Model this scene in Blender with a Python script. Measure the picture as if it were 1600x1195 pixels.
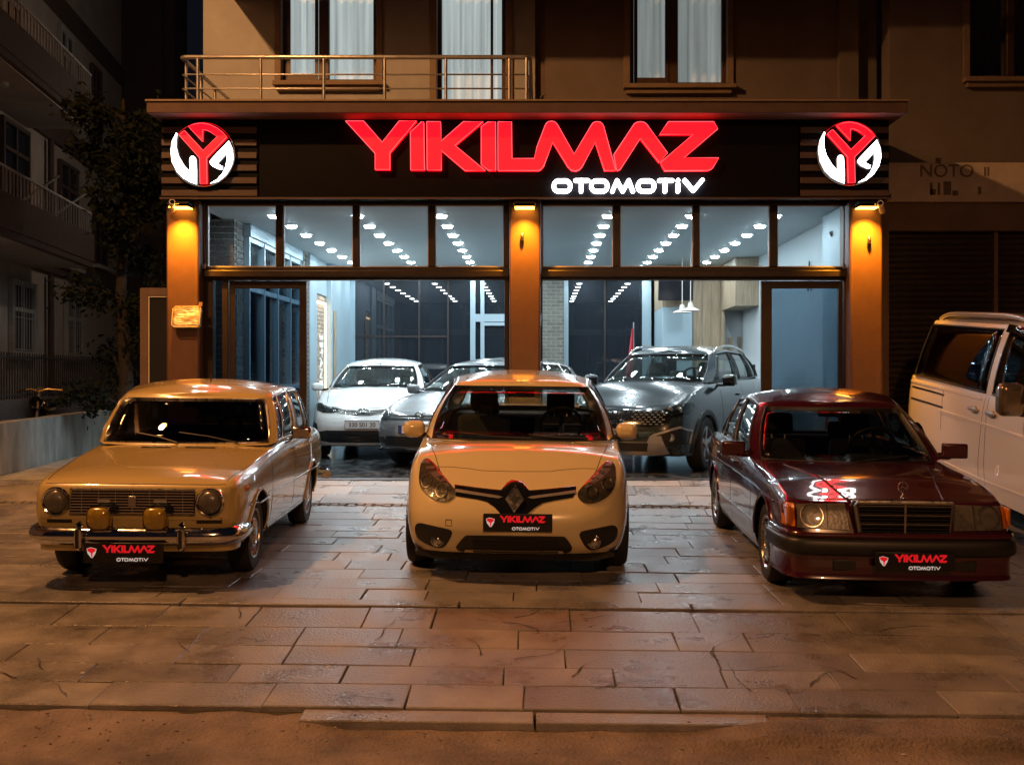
import bpy, bmesh, math, random
from mathutils import Vector, Matrix
from mathutils.bvhtree import BVHTree
from mathutils.geometry import delaunay_2d_cdt
random.seed(7)
R = math.radians
SC = bpy.context.scene
for o in list(bpy.data.objects): bpy.data.objects.remove(o)

# ------------------------------------------------------------------ camera, sky, lamps' exposure
cam_data = bpy.data.cameras.new('camera')
cam = bpy.data.objects.new('camera', cam_data); SC.collection.objects.link(cam)
cam.location = (0, 0, 1.28); cam.rotation_euler = (R(90), 0, 0)
cam_data.sensor_width = 36; cam_data.lens = 39.4
cam_data.shift_x = -0.0275; cam_data.shift_y = -0.0079
cam_data.clip_end = 900; cam_data.clip_start = 0.05
SC.camera = cam
world = bpy.data.worlds.new('World'); SC.world = world; world.use_nodes = True
_bg = world.node_tree.nodes['Background']
_bg.inputs[0].default_value = (0.24, 0.26, 0.42, 1); _bg.inputs[1].default_value = 0.016
SC.view_settings.view_transform = 'Standard'; SC.view_settings.look = 'None'
SC.view_settings.exposure = 0; SC.view_settings.gamma = 1
SC.render.engine = 'CYCLES'
SC.cycles.use_denoising = True
try: SC.cycles.denoiser = 'OPENIMAGEDENOISE'
except Exception: pass
SC.cycles.max_bounces = 10; SC.cycles.diffuse_bounces = 4; SC.cycles.glossy_bounces = 5
SC.cycles.transparent_max_bounces = 24; SC.cycles.transmission_bounces = 6
SC.cycles.caustics_reflective = False; SC.cycles.caustics_refractive = False
SC.cycles.sample_clamp_indirect = 4.0
SC.cycles.use_light_tree = True

# ------------------------------------------------------------------ materials
def new_mat(name):
    m = bpy.data.materials.new(name); m.use_nodes = True
    return m, m.node_tree, m.node_tree.nodes['Principled BSDF']
def pbr(name, col, rough=.5, metal=0, coat=0, spec=.5, noise=0, nscale=6, bump=0, bscale=60, rvar=0, objrand=0, stretch=None, world_=False):
    m, nt, b = new_mat(name); N = nt.nodes; Lk = nt.links
    b.inputs['Base Color'].default_value = (*col, 1); b.inputs['Roughness'].default_value = rough
    b.inputs['Metallic'].default_value = metal; b.inputs['Coat Weight'].default_value = coat
    b.inputs['Coat Roughness'].default_value = .03; b.inputs['Specular IOR Level'].default_value = spec
    if noise or bump or rvar or objrand:
        tc = N.new('ShaderNodeTexCoord'); mp = N.new('ShaderNodeMapping')
        Lk.new(N.new('ShaderNodeNewGeometry').outputs['Position'] if world_ else tc.outputs['Object'], mp.inputs[0])
        if stretch: mp.inputs['Scale'].default_value = stretch
    if noise or rvar:
        n = N.new('ShaderNodeTexNoise'); n.inputs['Scale'].default_value = nscale; n.inputs['Detail'].default_value = 8
        n.inputs['Roughness'].default_value = .62
        Lk.new(mp.outputs[0], n.inputs[0])
    if noise or objrand:
        mx = N.new('ShaderNodeMix'); mx.data_type = 'RGBA'; mx.blend_type = 'MULTIPLY'; mx.inputs[0].default_value = 1
        mx.inputs[6].default_value = (*col, 1)
        if noise:
            cr = N.new('ShaderNodeValToRGB')
            cr.color_ramp.elements[0].position = .3; cr.color_ramp.elements[1].position = .72
            a = 1 - noise; c = 1 + noise * .6
            cr.color_ramp.elements[0].color = (a, a, a, 1); cr.color_ramp.elements[1].color = (c, c, c, 1)
            Lk.new(n.outputs[0], cr.inputs[0]); src = cr.outputs[0]
        if objrand:
            oi = N.new('ShaderNodeObjectInfo'); mr = N.new('ShaderNodeMapRange')
            mr.inputs[3].default_value = 1 - objrand; mr.inputs[4].default_value = 1 + objrand
            Lk.new(oi.outputs['Random'], mr.inputs[0])
            if noise:
                vm = N.new('ShaderNodeVectorMath'); vm.operation = 'SCALE'
                Lk.new(src, vm.inputs[0]); Lk.new(mr.outputs[0], vm.inputs['Scale']); src = vm.outputs[0]
            else: src = mr.outputs[0]
        Lk.new(src, mx.inputs[7]); Lk.new(mx.outputs[2], b.inputs['Base Color'])
    if rvar:
        mr2 = N.new('ShaderNodeMapRange'); mr2.inputs[1].default_value = .3; mr2.inputs[2].default_value = .7
        mr2.inputs[3].default_value = max(.02, rough - rvar); mr2.inputs[4].default_value = min(1, rough + rvar)
        Lk.new(n.outputs[0], mr2.inputs[0]); Lk.new(mr2.outputs[0], b.inputs['Roughness'])
    if bump:
        n2 = N.new('ShaderNodeTexNoise'); n2.inputs['Scale'].default_value = bscale; n2.inputs['Detail'].default_value = 6
        bp = N.new('ShaderNodeBump'); bp.inputs['Strength'].default_value = bump; bp.inputs['Distance'].default_value = .02
        Lk.new(mp.outputs[0], n2.inputs[0]); Lk.new(n2.outputs[0], bp.inputs['Height']); Lk.new(bp.outputs[0], b.inputs['Normal'])
    return m
def emit(name, col, s, base=(.1, .1, .1)):
    m, nt, b = new_mat(name)
    b.inputs['Base Color'].default_value = (*base, 1)
    b.inputs['Emission Color'].default_value = (*col, 1); b.inputs['Emission Strength'].default_value = s
    b.inputs['Roughness'].default_value = .4
    return m
def glass(name, tint=(.9, .95, .95), refl=1.0, rough=.0):
    """thin window glass: tinted see-through plus a Fresnel mirror layer"""
    m = bpy.data.materials.new(name); m.use_nodes = True; nt = m.node_tree; N = nt.nodes; N.clear()
    out = N.new('ShaderNodeOutputMaterial'); mix = N.new('ShaderNodeMixShader')
    tr = N.new('ShaderNodeBsdfTransparent'); tr.inputs[0].default_value = (*tint, 1)
    gl = N.new('ShaderNodeBsdfGlossy'); gl.inputs['Roughness'].default_value = rough
    lw = N.new('ShaderNodeLayerWeight'); lw.inputs[0].default_value = .5
    pw = N.new('ShaderNodeMath'); pw.operation = 'POWER'; pw.inputs[1].default_value = 5      # Schlick, the same from both sides
    mu = N.new('ShaderNodeMath'); mu.operation = 'MULTIPLY_ADD'; mu.inputs[1].default_value = .9*refl; mu.inputs[2].default_value = .042*refl; mu.use_clamp = True
    nt.links.new(lw.outputs['Facing'], pw.inputs[0]); nt.links.new(pw.outputs[0], mu.inputs[0]); nt.links.new(mu.outputs[0], mix.inputs[0])
    nt.links.new(tr.outputs[0], mix.inputs[1]); nt.links.new(gl.outputs[0], mix.inputs[2])
    nt.links.new(mix.outputs[0], out.inputs[0])
    return m
def paint(name, col, rough=.28, metal=0.0, flake=0):
    m = pbr(name, col, rough, metal, coat=1.0, spec=.5, bump=.004, bscale=7)
    return m
M = {}
M['black'] = pbr('black_plastic', (.012, .012, .013), .45, noise=.2)
M['black_gloss'] = pbr('black_gloss', (.008, .008, .009), .12, coat=.6)
M['rubber'] = pbr('tyre_rubber', (.018, .017, .016), .75, noise=.35, nscale=14, bump=.1, bscale=120)
M['chrome'] = pbr('chrome', (.62, .60, .57), .12, 1.0, rvar=.05, nscale=20)
M['dull_chrome'] = pbr('dull_chrome', (.42, .40, .37), .30, 1.0, rvar=.1, nscale=25)
M['steel'] = pbr('brushed_steel', (.40, .40, .40), .36, .75, rvar=.1, nscale=15)
M['alloy'] = pbr('alloy', (.5, .5, .5), .3, .9)
M['dark_in'] = pbr('cabin_dark', (.02, .019, .018), .8, noise=.2)
M['seat'] = pbr('seat_cloth', (.035, .033, .032), .9, noise=.3, nscale=30)
M['seat_grey'] = pbr('seat_cloth_grey', (.16, .16, .15), .9, noise=.3, nscale=30)
M['lens'] = glass('lamp_lens', (.75, .75, .72), 1.0)
M['lens_dirty'] = pbr('lamp_glass', (.10, .09, .075), .3, .0, coat=.35, noise=.35, nscale=25, bump=.12, bscale=45)
M['lens_amber'] = pbr('amber_lens', (.55, .16, .01), .2, coat=1, bump=.3, bscale=40)
M['lens_yellow'] = pbr('yellow_lens', (.33, .21, .025), .2, .1, coat=1, noise=.3, nscale=20)
M['reflector'] = pbr('lamp_bowl', (.5, .5, .5), .15, 1.0, noise=.5, nscale=18, bump=.4, bscale=25)
M['glass'] = glass('car_glass', (.80, .84, .83), 1.15)
M['glass_dark'] = glass('car_glass_dark', (.30, .30, .30), 1.2)
M['glass_mid'] = glass('car_glass_mid', (.66, .69, .68), 1.2)
M['glass_shop'] = glass('shop_glass', (.90, .95, .97), .7)
M['glass_shop_grey'] = glass('sliding_door_glass', (.42, .50, .56), 1.0)
M['plate_black'] = pbr('plate_black', (.006, .006, .006), .35)
M['plate_red_glow'] = emit('plate_red_glow', (.8, .01, .02), .55, (.6, .01, .02))  # print given its own faint glow, stays bright without a lamp
M['plate_white_glow'] = emit('plate_white_glow', (.8, .8, .8), .35, (.8, .8, .8))
M['plate'] = pbr('white_plate', (.72, .72, .72), .4)
M['plate_blue'] = pbr('plate_blue', (.02, .07, .4), .4)
M['lada'] = paint('ivory_paint', (.50, .375, .15), .26)
M['fluence'] = paint('cream_white_paint', (.67, .56, .33), .22)
M['merc'] = paint('burgundy_paint', (.045, .004, .010), .22)
M['van'] = paint('white_van_paint', (.66, .66, .68), .22)
M['corolla'] = paint('white_paint', (.70, .73, .73), .25)
M['golf'] = paint('grey_metallic', (.20, .225, .24), .3, .35)
M['fiat'] = paint('teal_grey_metallic', (.020, .033, .040), .25, .2)
M['silver_trim'] = pbr('silver_trim', (.45, .45, .45), .35, .7)
M['seam'] = pbr('panel_gap', (.01, .01, .01), .9)

# ------------------------------------------------------------------ mesh helpers
class MB:
    def __init__(s): s.v = []; s.f = []; s.mi = []; s.cur = 0
    def add(s, vs, fs):
        k = len(s.v); s.v += [tuple(p) for p in vs]
        for f in fs: s.f.append(tuple(i + k for i in f)); s.mi.append(s.cur)
        return s
    def box(s, x0, x1, y0, y1, z0, z1):
        return s.add([(x0,y0,z0),(x1,y0,z0),(x1,y1,z0),(x0,y1,z0),(x0,y0,z1),(x1,y0,z1),(x1,y1,z1),(x0,y1,z1)],
            [(0,3,2,1),(4,5,6,7),(0,1,5,4),(1,2,6,5),(2,3,7,6),(3,0,4,7)])
    def cbox(s, c, d, mat=None):
        """box by centre and size, optionally turned by a 3x3/4x4 matrix"""
        h = [k / 2 for k in d]
        P = [Vector((a*h[0], b*h[1], e*h[2])) for e in (-1,1) for a, b in ((-1,-1),(1,-1),(1,1),(-1,1))]
        if mat is not None: P = [mat @ p for p in P]
        return s.add([tuple(p + Vector(c)) for p in P], [(0,3,2,1),(4,5,6,7),(0,1,5,4),(1,2,6,5),(2,3,7,6),(3,0,4,7)])
    def tube(s, pts, r, n=8, cap=True, flat=1.0):
        pts = [Vector(p) for p in pts]; m = len(pts); vs = []; fs = []
        up = Vector((0,0,1))
        for i, p in enumerate(pts):
            t = (pts[min(i+1, m-1)] - pts[max(i-1, 0)])
            if t.length < 1e-9: t = Vector((0,0,1))
            t.normalize()
            ref = up if abs(t.z) < .9 else Vector((0,1,0))
            a = t.cross(ref).normalized(); b = a.cross(t).normalized()
            rr = r[i] if isinstance(r, (list, tuple)) else r
            for k in range(n):
                an = 2*math.pi*k/n
                vs.append(p + a*math.cos(an)*rr + b*math.sin(an)*rr*flat)
        for i in range(m-1):
            for k in range(n):
                k2 = (k+1) % n
                fs.append((i*n+k, i*n+k2, (i+1)*n+k2, (i+1)*n+k))
        if cap: fs += [tuple(range(n-1, -1, -1)), tuple((m-1)*n + k for k in range(n))]
        return s.add(vs, fs)
    def lathe(s, prof, n=28, axis='x', c=(0,0,0), cap=False):
        """profile of (radius, along) turned about an axis"""
        vs = []; fs = []; m = len(prof)
        for r, a in prof:
            for k in range(n):
                an = 2*math.pi*k/n; u, w = r*math.cos(an), r*math.sin(an)
                p = {'x': (a,u,w), 'y': (u,a,w), 'z': (u,w,a)}[axis]
                vs.append((p[0]+c[0], p[1]+c[1], p[2]+c[2]))
        for i in range(m-1):
            for k in range(n):
                k2 = (k+1) % n; fs.append((i*n+k, (i+1)*n+k, (i+1)*n+k2, i*n+k2))
        if cap: fs += [tuple(range(n)), tuple((m-1)*n+k for k in range(n-1, -1, -1))]
        return s.add(vs, fs)
    def prism(s, poly, y0, y1):
        """(x,z) outline given depth along y; concave outlines are triangulated"""
        n = len(poly)
        a = sum(poly[i][0]*poly[(i+1)%n][1]-poly[(i+1)%n][0]*poly[i][1] for i in range(n))
        if a < 0: poly = poly[::-1]
        vs = [(x,y0,z) for x,z in poly] + [(x,y1,z) for x,z in poly]
        r = delaunay_2d_cdt([Vector(p) for p in poly], [], [list(range(n))], 1, 1e-6)
        vv, tris = r[0], r[2]
        k = len(s.v)
        s.add([(p.x,y0,p.y) for p in vv], [tuple(t) for t in tris])
        s.add([(p.x,y1,p.y) for p in vv], [tuple(reversed(t)) for t in tris])
        s.add(vs, [(i, i+n, (i+1)%n+n, (i+1)%n)[::-1] for i in range(n)])
        return s
    def grid(s, P):
        """P[i][j] points"""
        m, n = len(P), len(P[0])
        return s.add([p for row in P for p in row], [(i*n+j, i*n+j+1, (i+1)*n+j+1, (i+1)*n+j) for i in range(m-1) for j in range(n-1)])
    def mesh(s, name, mats, smooth=None, merge=0):
        me = bpy.data.meshes.new(name); me.from_pydata(s.v, [], s.f)
        for m in (mats if isinstance(mats, (list, tuple)) else [mats]): me.materials.append(m)
        if isinstance(mats, (list, tuple)) and len(mats) > 1: me.polygons.foreach_set('material_index', s.mi)
        bm = bmesh.new(); bm.from_mesh(me)
        if merge: bmesh.ops.remove_doubles(bm, verts=bm.verts, dist=merge)
        bmesh.ops.recalc_face_normals(bm, faces=bm.faces)
        bm.to_mesh(me); bm.free()
        if smooth is not None:
            me.shade_smooth()
            if smooth < 180: me.set_sharp_from_angle(angle=R(smooth))
        me.update(); return me
    def build(s, name, mats, parent=None, smooth=None, bevel=0, merge=0, solid=0, loc=None, bseg=2):
        o = bpy.data.objects.new(name, s.mesh(name, mats, smooth, merge)); SC.collection.objects.link(o)
        if parent is not None: o.parent = parent
        if loc is not None: o.location = loc
        if solid:
            md = o.modifiers.new('thickness', 'SOLIDIFY'); md.thickness = solid; md.offset = -1
        if bevel:
            md = o.modifiers.new('bevel', 'BEVEL'); md.width = bevel; md.segments = bseg; md.limit_method = 'ANGLE'; md.angle_limit = R(40)
            if smooth is None:
                o.data.shade_smooth(); o.data.set_sharp_from_angle(angle=R(35))
        return o
def thing(name, label, cat, loc=(0,0,0), rz=0, group=None):
    o = bpy.data.objects.new(name, None); SC.collection.objects.link(o)
    o.location = loc; o.rotation_euler = (0,0,rz); o.empty_display_size = .1
    return tag(o, label, cat, group)
def tag(o, label, cat, group=None):
    o['label'] = label; o['category'] = cat
    if group: o['group'] = group
    return o
def kind(o, k): o['kind'] = k; return o
def inst(src, name, parent, loc=(0,0,0), rot=(0,0,0), scale=(1,1,1)):
    o = bpy.data.objects.new(name, src if isinstance(src, bpy.types.Mesh) else src.data); SC.collection.objects.link(o)
    o.parent = parent; o.location = loc; o.rotation_euler = rot; o.scale = scale
    return o
def dup(root, loc, rz=None, label=None):
    r = root.copy(); SC.collection.objects.link(r); r.location = loc
    if rz is not None: r.rotation_euler = (0,0,rz)
    if label: r['label'] = label
    for ch in list(root.children):
        c = ch.copy(); SC.collection.objects.link(c); c.parent = r
        for g in ch.children:
            d = g.copy(); SC.collection.objects.link(d); d.parent = c
    return r
def light(name, typ, loc, power, col, parent=None, size=.1, rot=(0,0,0), spot=None, blend=.5, sy=None):
    l = bpy.data.lights.new(name, typ); l.energy = power; l.color = col
    if typ == 'AREA':
        l.size = size
        if sy: l.shape = 'RECTANGLE'; l.size_y = sy
    else: l.shadow_soft_size = size
    if typ == 'SPOT': l.spot_size = R(spot); l.spot_blend = blend
    o = bpy.data.objects.new(name, l); SC.collection.objects.link(o); o.location = loc; o.rotation_euler = rot
    if parent is not None: o.parent = parent
    return o
def pchip(tab):
    """smooth monotone interpolation through (x, y) pairs"""
    xs = [float(t[0]) for t in tab]; ys = [float(t[1]) for t in tab]; n = len(xs)
    if n == 1: return lambda x: ys[0]
    h = [xs[i+1]-xs[i] for i in range(n-1)]; d = [(ys[i+1]-ys[i])/h[i] for i in range(n-1)]
    m = [d[0]] + [0 if d[i-1]*d[i] <= 0 else 2*d[i-1]*d[i]/(d[i-1]+d[i]) for i in range(1, n-1)] + [d[-1]]
    def f(x):
        if x <= xs[0]: return ys[0]
        if x >= xs[-1]: return ys[-1]
        i = 0
        while x > xs[i+1]: i += 1
        t = (x-xs[i])/h[i]; t2 = t*t; t3 = t2*t
        return (2*t3-3*t2+1)*ys[i]+(t3-2*t2+t)*h[i]*m[i]+(-2*t3+3*t2)*ys[i+1]+(t3-t2)*h[i]*m[i+1]
    return f
def chaikin(P, k=3, closed=False):
    for _ in range(k):
        Q = [] if closed else [P[0]]; n = len(P)
        for i in range(n if closed else n-1):
            a, b = P[i], P[(i+1) % n]
            Q += [tuple(.75*u+.25*w for u, w in zip(a, b)), tuple(.25*u+.75*w for u, w in zip(a, b))]
        if not closed: Q.append(P[-1])
        P = Q
    return P
def resample(P, step):
    out = [P[0]]
    for a, b in zip(P, P[1:]):
        d = math.dist(a, b); n = max(1, math.ceil(d/step))
        for i in range(1, n+1): out.append(tuple(u+(w-u)*i/n for u, w in zip(a, b)))
    return out
def even(P, step, soft=0):
    """evenly spaced points along a polyline, then relaxed so that the curvature runs smoothly"""
    d = [0]
    for a, b in zip(P, P[1:]): d.append(d[-1] + math.dist(a, b))
    n = max(2, round(d[-1]/step)); out = []; j = 0
    for i in range(n+1):
        t = d[-1]*i/n
        while j < len(P)-2 and d[j+1] < t: j += 1
        f = 0 if d[j+1] == d[j] else (t-d[j])/(d[j+1]-d[j])
        out.append(tuple(u+(w-u)*f for u, w in zip(P[j], P[j+1])))
    for _ in range(soft):
        out = [out[0]] + [tuple((p+2*q+r)/4 for p, q, r in zip(out[i-1], out[i], out[i+1])) for i in range(1, n)] + [out[-1]]
    return out
def sstep(x): x = max(0, min(1, x)); return x*x*(3-2*x)

# ================================================================== cars
# Car space: nose at y=0, tail at y=L, x to the observer's right when the car faces the observer, z up from the ground.
class Car:
    def __init__(c, name, label, S, loc, rz, pitch=0, group=None):
        c.S = S; c.L = S['L']; c.root = thing(name, label, S.get('cat', 'car'), loc, rz, group)
        c.root.rotation_euler = (pitch, 0, rz)
        if S.get('ground'):                                       # stand on the sloping forecourt, all four wheels down
            (ya, _, _), (yb, _, _) = S['arches']; cs, sn = math.cos(rz), math.sin(rz)
            A = [(loc[0]-sn*y, loc[1]+cs*y) for y in (ya, yb)]; za, zb_ = (_gz(p[1], p[0]) for p in A)
            pt = math.atan2(zb_-za, yb-ya); e = .5; roll = math.atan2(_gz(A[0][1], A[0][0]+e)-_gz(A[0][1], A[0][0]-e), 2*e)
            c.root.rotation_euler = (pt, -roll, rz); c.root.location.z = za - ya*math.tan(pt)
        c.paint = M[S['paint']]; c.body()
    # ---- outer skin: plan outline lofted from sill to shoulder, then closed over bonnet and boot
    def body(c):
        S = c.S; L = c.L
        out = even(chaikin([(x, y) for x, y in S['plan']], 5), S.get('step', .045), S.get('soft', 4))
        zb, zs, cr = pchip(S['zbot']), pchip(S['zsh']), pchip(S['crown'])
        sec = S['sec']; ins, fy, ry = (pchip([(q[0], q[k]) for q in sec]) for k in (1, 2, 3))
        vs = [0, .04, .1, .17, .24, .31, .38, .45, .52, .59, .66, .73, .80, .86, .91, .95, .98, 1]
        fl = S.get('fall', .7)
        ring = []
        for v in vs:
            row = []
            for x, y in out:
                wf, wr = sstep(1 - y/fl), sstep(1 - (L-y)/fl)
                row.append((max(0, x - ins(v)*min(1, x/.25)), y + fy(v)*wf + ry(v)*wr, zb(y) + v*(zs(y)-zb(y)), x, y))
            ring.append(row)
        pw = S.get('cpow', 2.2)
        for s_ in (.985, .95, .88, .78, .65, .5, .35, .18, 0):
            row = []
            for (x, y, z, x0, y0) in [q[:5] for q in ring[len(vs)-1]]:
                row.append((x*s_, y, z + cr(y0)*(1 - s_**pw), x0*s_, y0))
            ring.append(row)
        nr, nc = len(ring), len(out); nv = len(vs)
        for (ya, za, ra) in S['arches']:                         # wheel openings
            for i in range(nv):
                for j in range(nc):
                    x, y, z, x0, y0 = ring[i][j][:5]
                    if abs(x) < S['W']*.25: continue
                    d = math.hypot(y-ya, z-za)
                    ring[i][j] = (x, y, z, x0, y0, d < ra - 1e-6, ya, za, ra) if d < ra else ring[i][j]
        pos = {}; V = []; dead = set(); inside = set()
        for i in range(nr):
            for j in range(nc):
                q = ring[i][j]; pos[i, j] = len(V); V.append(q[:3])
                if len(q) > 5: inside.add((i, j))
        F = []; hole = S['hole']; snap = {}
        for i in range(nr-1):
            for j in range(nc-1):
                cs = [(i,j), (i,j+1), (i+1,j+1), (i+1,j)]
                ii = [k in inside for k in cs]
                if all(ii): continue
                cx = sum(V[pos[k]][0] for k in cs)/4; cy = sum(ring[k[0]][k[1]][4] for k in cs)/4
                kx = .25*max(0, (abs(cx)-.62)/.2)
                if i >= nv-1 and hole[0]+kx < cy < hole[1]-kx and i >= nv: continue
                for k in cs:
                    if k in inside: snap[k] = 1
                F.append((cs, i, cy))
        for k in snap:                                            # pull rim vertices onto the arch circle
            q = ring[k[0]][k[1]]; ya, za, ra = q[6:9]; d = math.hypot(q[1]-ya, q[2]-za) or 1e-6
            V[pos[k]] = (q[0], ya + (q[1]-ya)*ra/d, za + (q[2]-za)*ra/d)
        # regions
        regs = {}
        for cs, i, cy in F:
            zone = 'cap' if i >= nv-1 else 'side'
            cz = sum(V[pos[k]][2] for k in cs)/4; cx = sum(V[pos[k]][0] for k in cs)/4
            v = (vs[i]+vs[i+1])/2 if i < nv-1 else 1
            sx = 1 if zone == 'side' else (cx/max(.01, ring[nv-1][cs[0][1]][0]))
            nm = 'body'
            for rn, fn in S['regions']:
                if fn(zone, cx, cy, cz, v, sx): nm = rn; break
            regs.setdefault(nm, []).append([pos[k] for k in cs])
        n0 = len(V); V2 = V + [(-x, y, z) for x, y, z in V]
        allf = [f for fs in regs.values() for f in fs]
        whole = allf + [[k+n0 for k in reversed(f)] for f in allf]
        me = bpy.data.meshes.new('skin'); me.from_pydata(V2, [], whole); me.update()
        bm = bmesh.new(); bm.from_mesh(me)
        bm.verts.ensure_lookup_table()
        nrm = [None]*len(V2)
        # one smooth normal field for the whole skin, so panels split without a shading break
        bmesh.ops.recalc_face_normals(bm, faces=bm.faces); bm.normal_update()
        flip = -1 if sum(f.normal.z*f.calc_area() for f in bm.faces if f.calc_center_median().z > zs(c.L*.1)) < 0 else 1
        acc = {}
        for vtx in bm.verts:
            key = tuple(round(k, 4) for k in vtx.co)
            acc[key] = acc.get(key, Vector((0,0,0))) + vtx.normal*flip
        for i, p in enumerate(V2):
            k = tuple(round(a, 4) for a in p); nn = acc.get(k, Vector((0,0,1)))
            nrm[i] = nn.normalized() if nn.length > 1e-6 else Vector((0,0,1))
        c.bvh_faces = [list(f) for f in whole]; c.bvh_verts = list(V2)
        bm.free(); bpy.data.meshes.remove(me)
        c.panels = {}
        for nm, fs in regs.items():
            split = nm in ('front_door', 'rear_door', 'sliding_door', 'side_cladding')
            for side in ((1, -1) if split else (0,)):
                ff = []
                if side >= 0: ff += [tuple(f) for f in fs]
                if side <= 0: ff += [tuple(k+n0 for k in reversed(f)) for f in fs]
                used = sorted({k for f in ff for k in f}); mp = {k: i for i, k in enumerate(used)}
                m2 = bpy.data.meshes.new(nm); m2.from_pydata([V2[k] for k in used], [], [tuple(mp[k] for k in f) for f in ff])
                mat = M[S['mats'][nm]] if nm in S.get('mats', {}) else c.paint
                m2.materials.append(mat); m2.shade_smooth()
                m2.validate(); 
                if len(m2.vertices) == len(used): m2.normals_split_custom_set_from_vertices([nrm[k] for k in used])
                o = bpy.data.objects.new({'front_door': 'door', 'rear_door': 'door', 'front_wing': 'wing'}.get(nm, nm), m2)
                SC.collection.objects.link(o); o.parent = c.root; c.panels[nm, side] = o
        c.rebvh()
        # arches and floor
        hw = S['W']/2
        for (ya, za, ra) in S['arches']:
            for s_ in (1, -1):
                mb = MB(); N = 18; A = [R(-4 + 188*k/N) for k in range(N+1)]
                P = [[(s_*(hw-.05-dx), ya + ra*1.03*math.cos(a), za + ra*1.03*math.sin(a)) for a in A] for dx in (0, .42)]
                mb.grid(P); mb.add([(s_*(hw-.47), ya, za)] + P[1], [(0, i+1, i+2) for i in range(N)])
                mb.build('wheel_arch', M['seam'], c.root)
        mb = MB(); q = [(x*.86, y) for x, y in out[::3] if y > .22] + [(out[-1][0], out[-1][1])]
        poly = q + [(-x, y) for x, y in reversed(q)]
        zf = S.get('floor', .2)
        mb.add([(x, y*.97+.05, zf) for x, y in poly], [tuple(range(len(poly)))]); mb.build('underbody', M['seam'], c.root)
    def rebvh(c): c.bvh = BVHTree.FromPolygons(c.bvh_verts, c.bvh_faces)
    def front(c, x, z, far=-3):
        h = c.bvh.ray_cast(Vector((x, far, z)), Vector((0,1,0)))
        return (h[0], h[1] if h[1].y < 0 else -h[1]) if h[0] else (Vector((x, .3, z)), Vector((0,-1,0)))
    def side(c, y, z, s_=1):
        h = c.bvh.ray_cast(Vector((4*s_, y, z)), Vector((-s_,0,0)))
        return (h[0], h[1] if h[1].x*s_ > 0 else -h[1]) if h[0] else (Vector((c.S['W']/2*s_, y, z)), Vector((s_,0,0)))
    def top(c, x, y):
        h = c.bvh.ray_cast(Vector((x, y, 4)), Vector((0,0,-1)))
        return (h[0], h[1] if h[1].z > 0 else -h[1]) if h[0] else (Vector((x, y, 1)), Vector((0,0,1)))
    def proj(c, axis, a, b):
        return c.front(a, b) if axis == 'f' else c.side(a, b, 1) if axis == 'r' else c.side(a, b, -1) if axis == 'l' else c.top(a, b)
    # ---- a shaped piece that follows the skin: outline in the projection plane, raised by off, with depth
    def patch(c, name, poly, mat, axis='f', off=.007, depth=.03, parent=None, res=.028, round_=0, smooth=50, dome=0, sink=None):
        if round_: poly = chaikin(poly, round_, True)
        n = len(poly); P = resample(list(poly) + [poly[0]], res)[:-1]
        xs = [p[0] for p in P]; zs_ = [p[1] for p in P]; ins = []
        def inside(x, z):
            r = False
            for i in range(len(P)):
                (x1, z1), (x2, z2) = P[i], P[i-1]
                if (z1 > z) != (z2 > z) and x < (x2-x1)*(z-z1)/(z2-z1)+x1: r = not r
            return r
        def edge(x, z):
            return min((Vector((x, z)) - Vector(p)).length for p in P)
        x = min(xs)+res*.5
        while x < max(xs):
            z = min(zs_)+res*.5
            while z < max(zs_):
                if inside(x, z) and edge(x, z) > res*.45: ins.append((x, z))
                z += res
            x += res
        r = delaunay_2d_cdt([Vector(p) for p in P+ins], [], [list(range(len(P)))], 1, 1e-6)
        rad = max(1e-6, min(max(xs)-min(xs), max(zs_)-min(zs_))/2)
        nb = len(P); back = Vector({'f': (0,1,0), 'r': (-1,0,0), 'l': (1,0,0), 't': (0,0,-1)}[axis])
        top = []
        for p in r[0]:
            q, nn = c.proj(axis, p.x, p.y)
            if sink is not None: q = Vector((q.x, sink, q.z)) if axis == 'f' else q
            k = dome*min(1, edge(p.x, p.y)/rad)**.5 if dome else 0
            top.append(q - back*(off+k))
        vs = list(top); fs = [tuple(t) for t in r[2]]
        m = len(vs); bot = [top[i] + back*depth for i in range(nb)]; vs += bot
        fs += [(i, (i+1) % nb, m + (i+1) % nb, m+i) for i in range(nb)]
        mb = MB(); mb.add(vs, fs)
        return mb.build(name, mat, parent or c.root, smooth)
    def line(c, pts, axis, w=.007, mat=None, name='panel_gap', off=.0015, step=.05, parent=None, curve=0, raised=0):
        """a joint or trim strip laid along the skin"""
        if curve: pts = chaikin(pts, curve)
        P = [c.proj(axis, *p) for p in resample(list(pts), step)]
        vs = []; fs = []
        for i, (p, n) in enumerate(P):
            t = P[min(i+1, len(P)-1)][0] - P[max(i-1, 0)][0]
            b = t.cross(n); b = b.normalized() if b.length > 1e-9 else Vector((0,0,1))
            o = n*(off+raised)
            vs += [p - b*w/2 + n*off*.2, p - b*w/2*.7 + o, p + b*w/2*.7 + o, p + b*w/2 + n*off*.2]
        for i in range(len(P)-1):
            for k in range(3): fs.append((i*4+k, i*4+k+1, i*4+k+5, i*4+k+4))
        mb = MB(); mb.add(vs, fs)
        return mb.build(name, mat or M['seam'], parent or c.root, 40)
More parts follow.
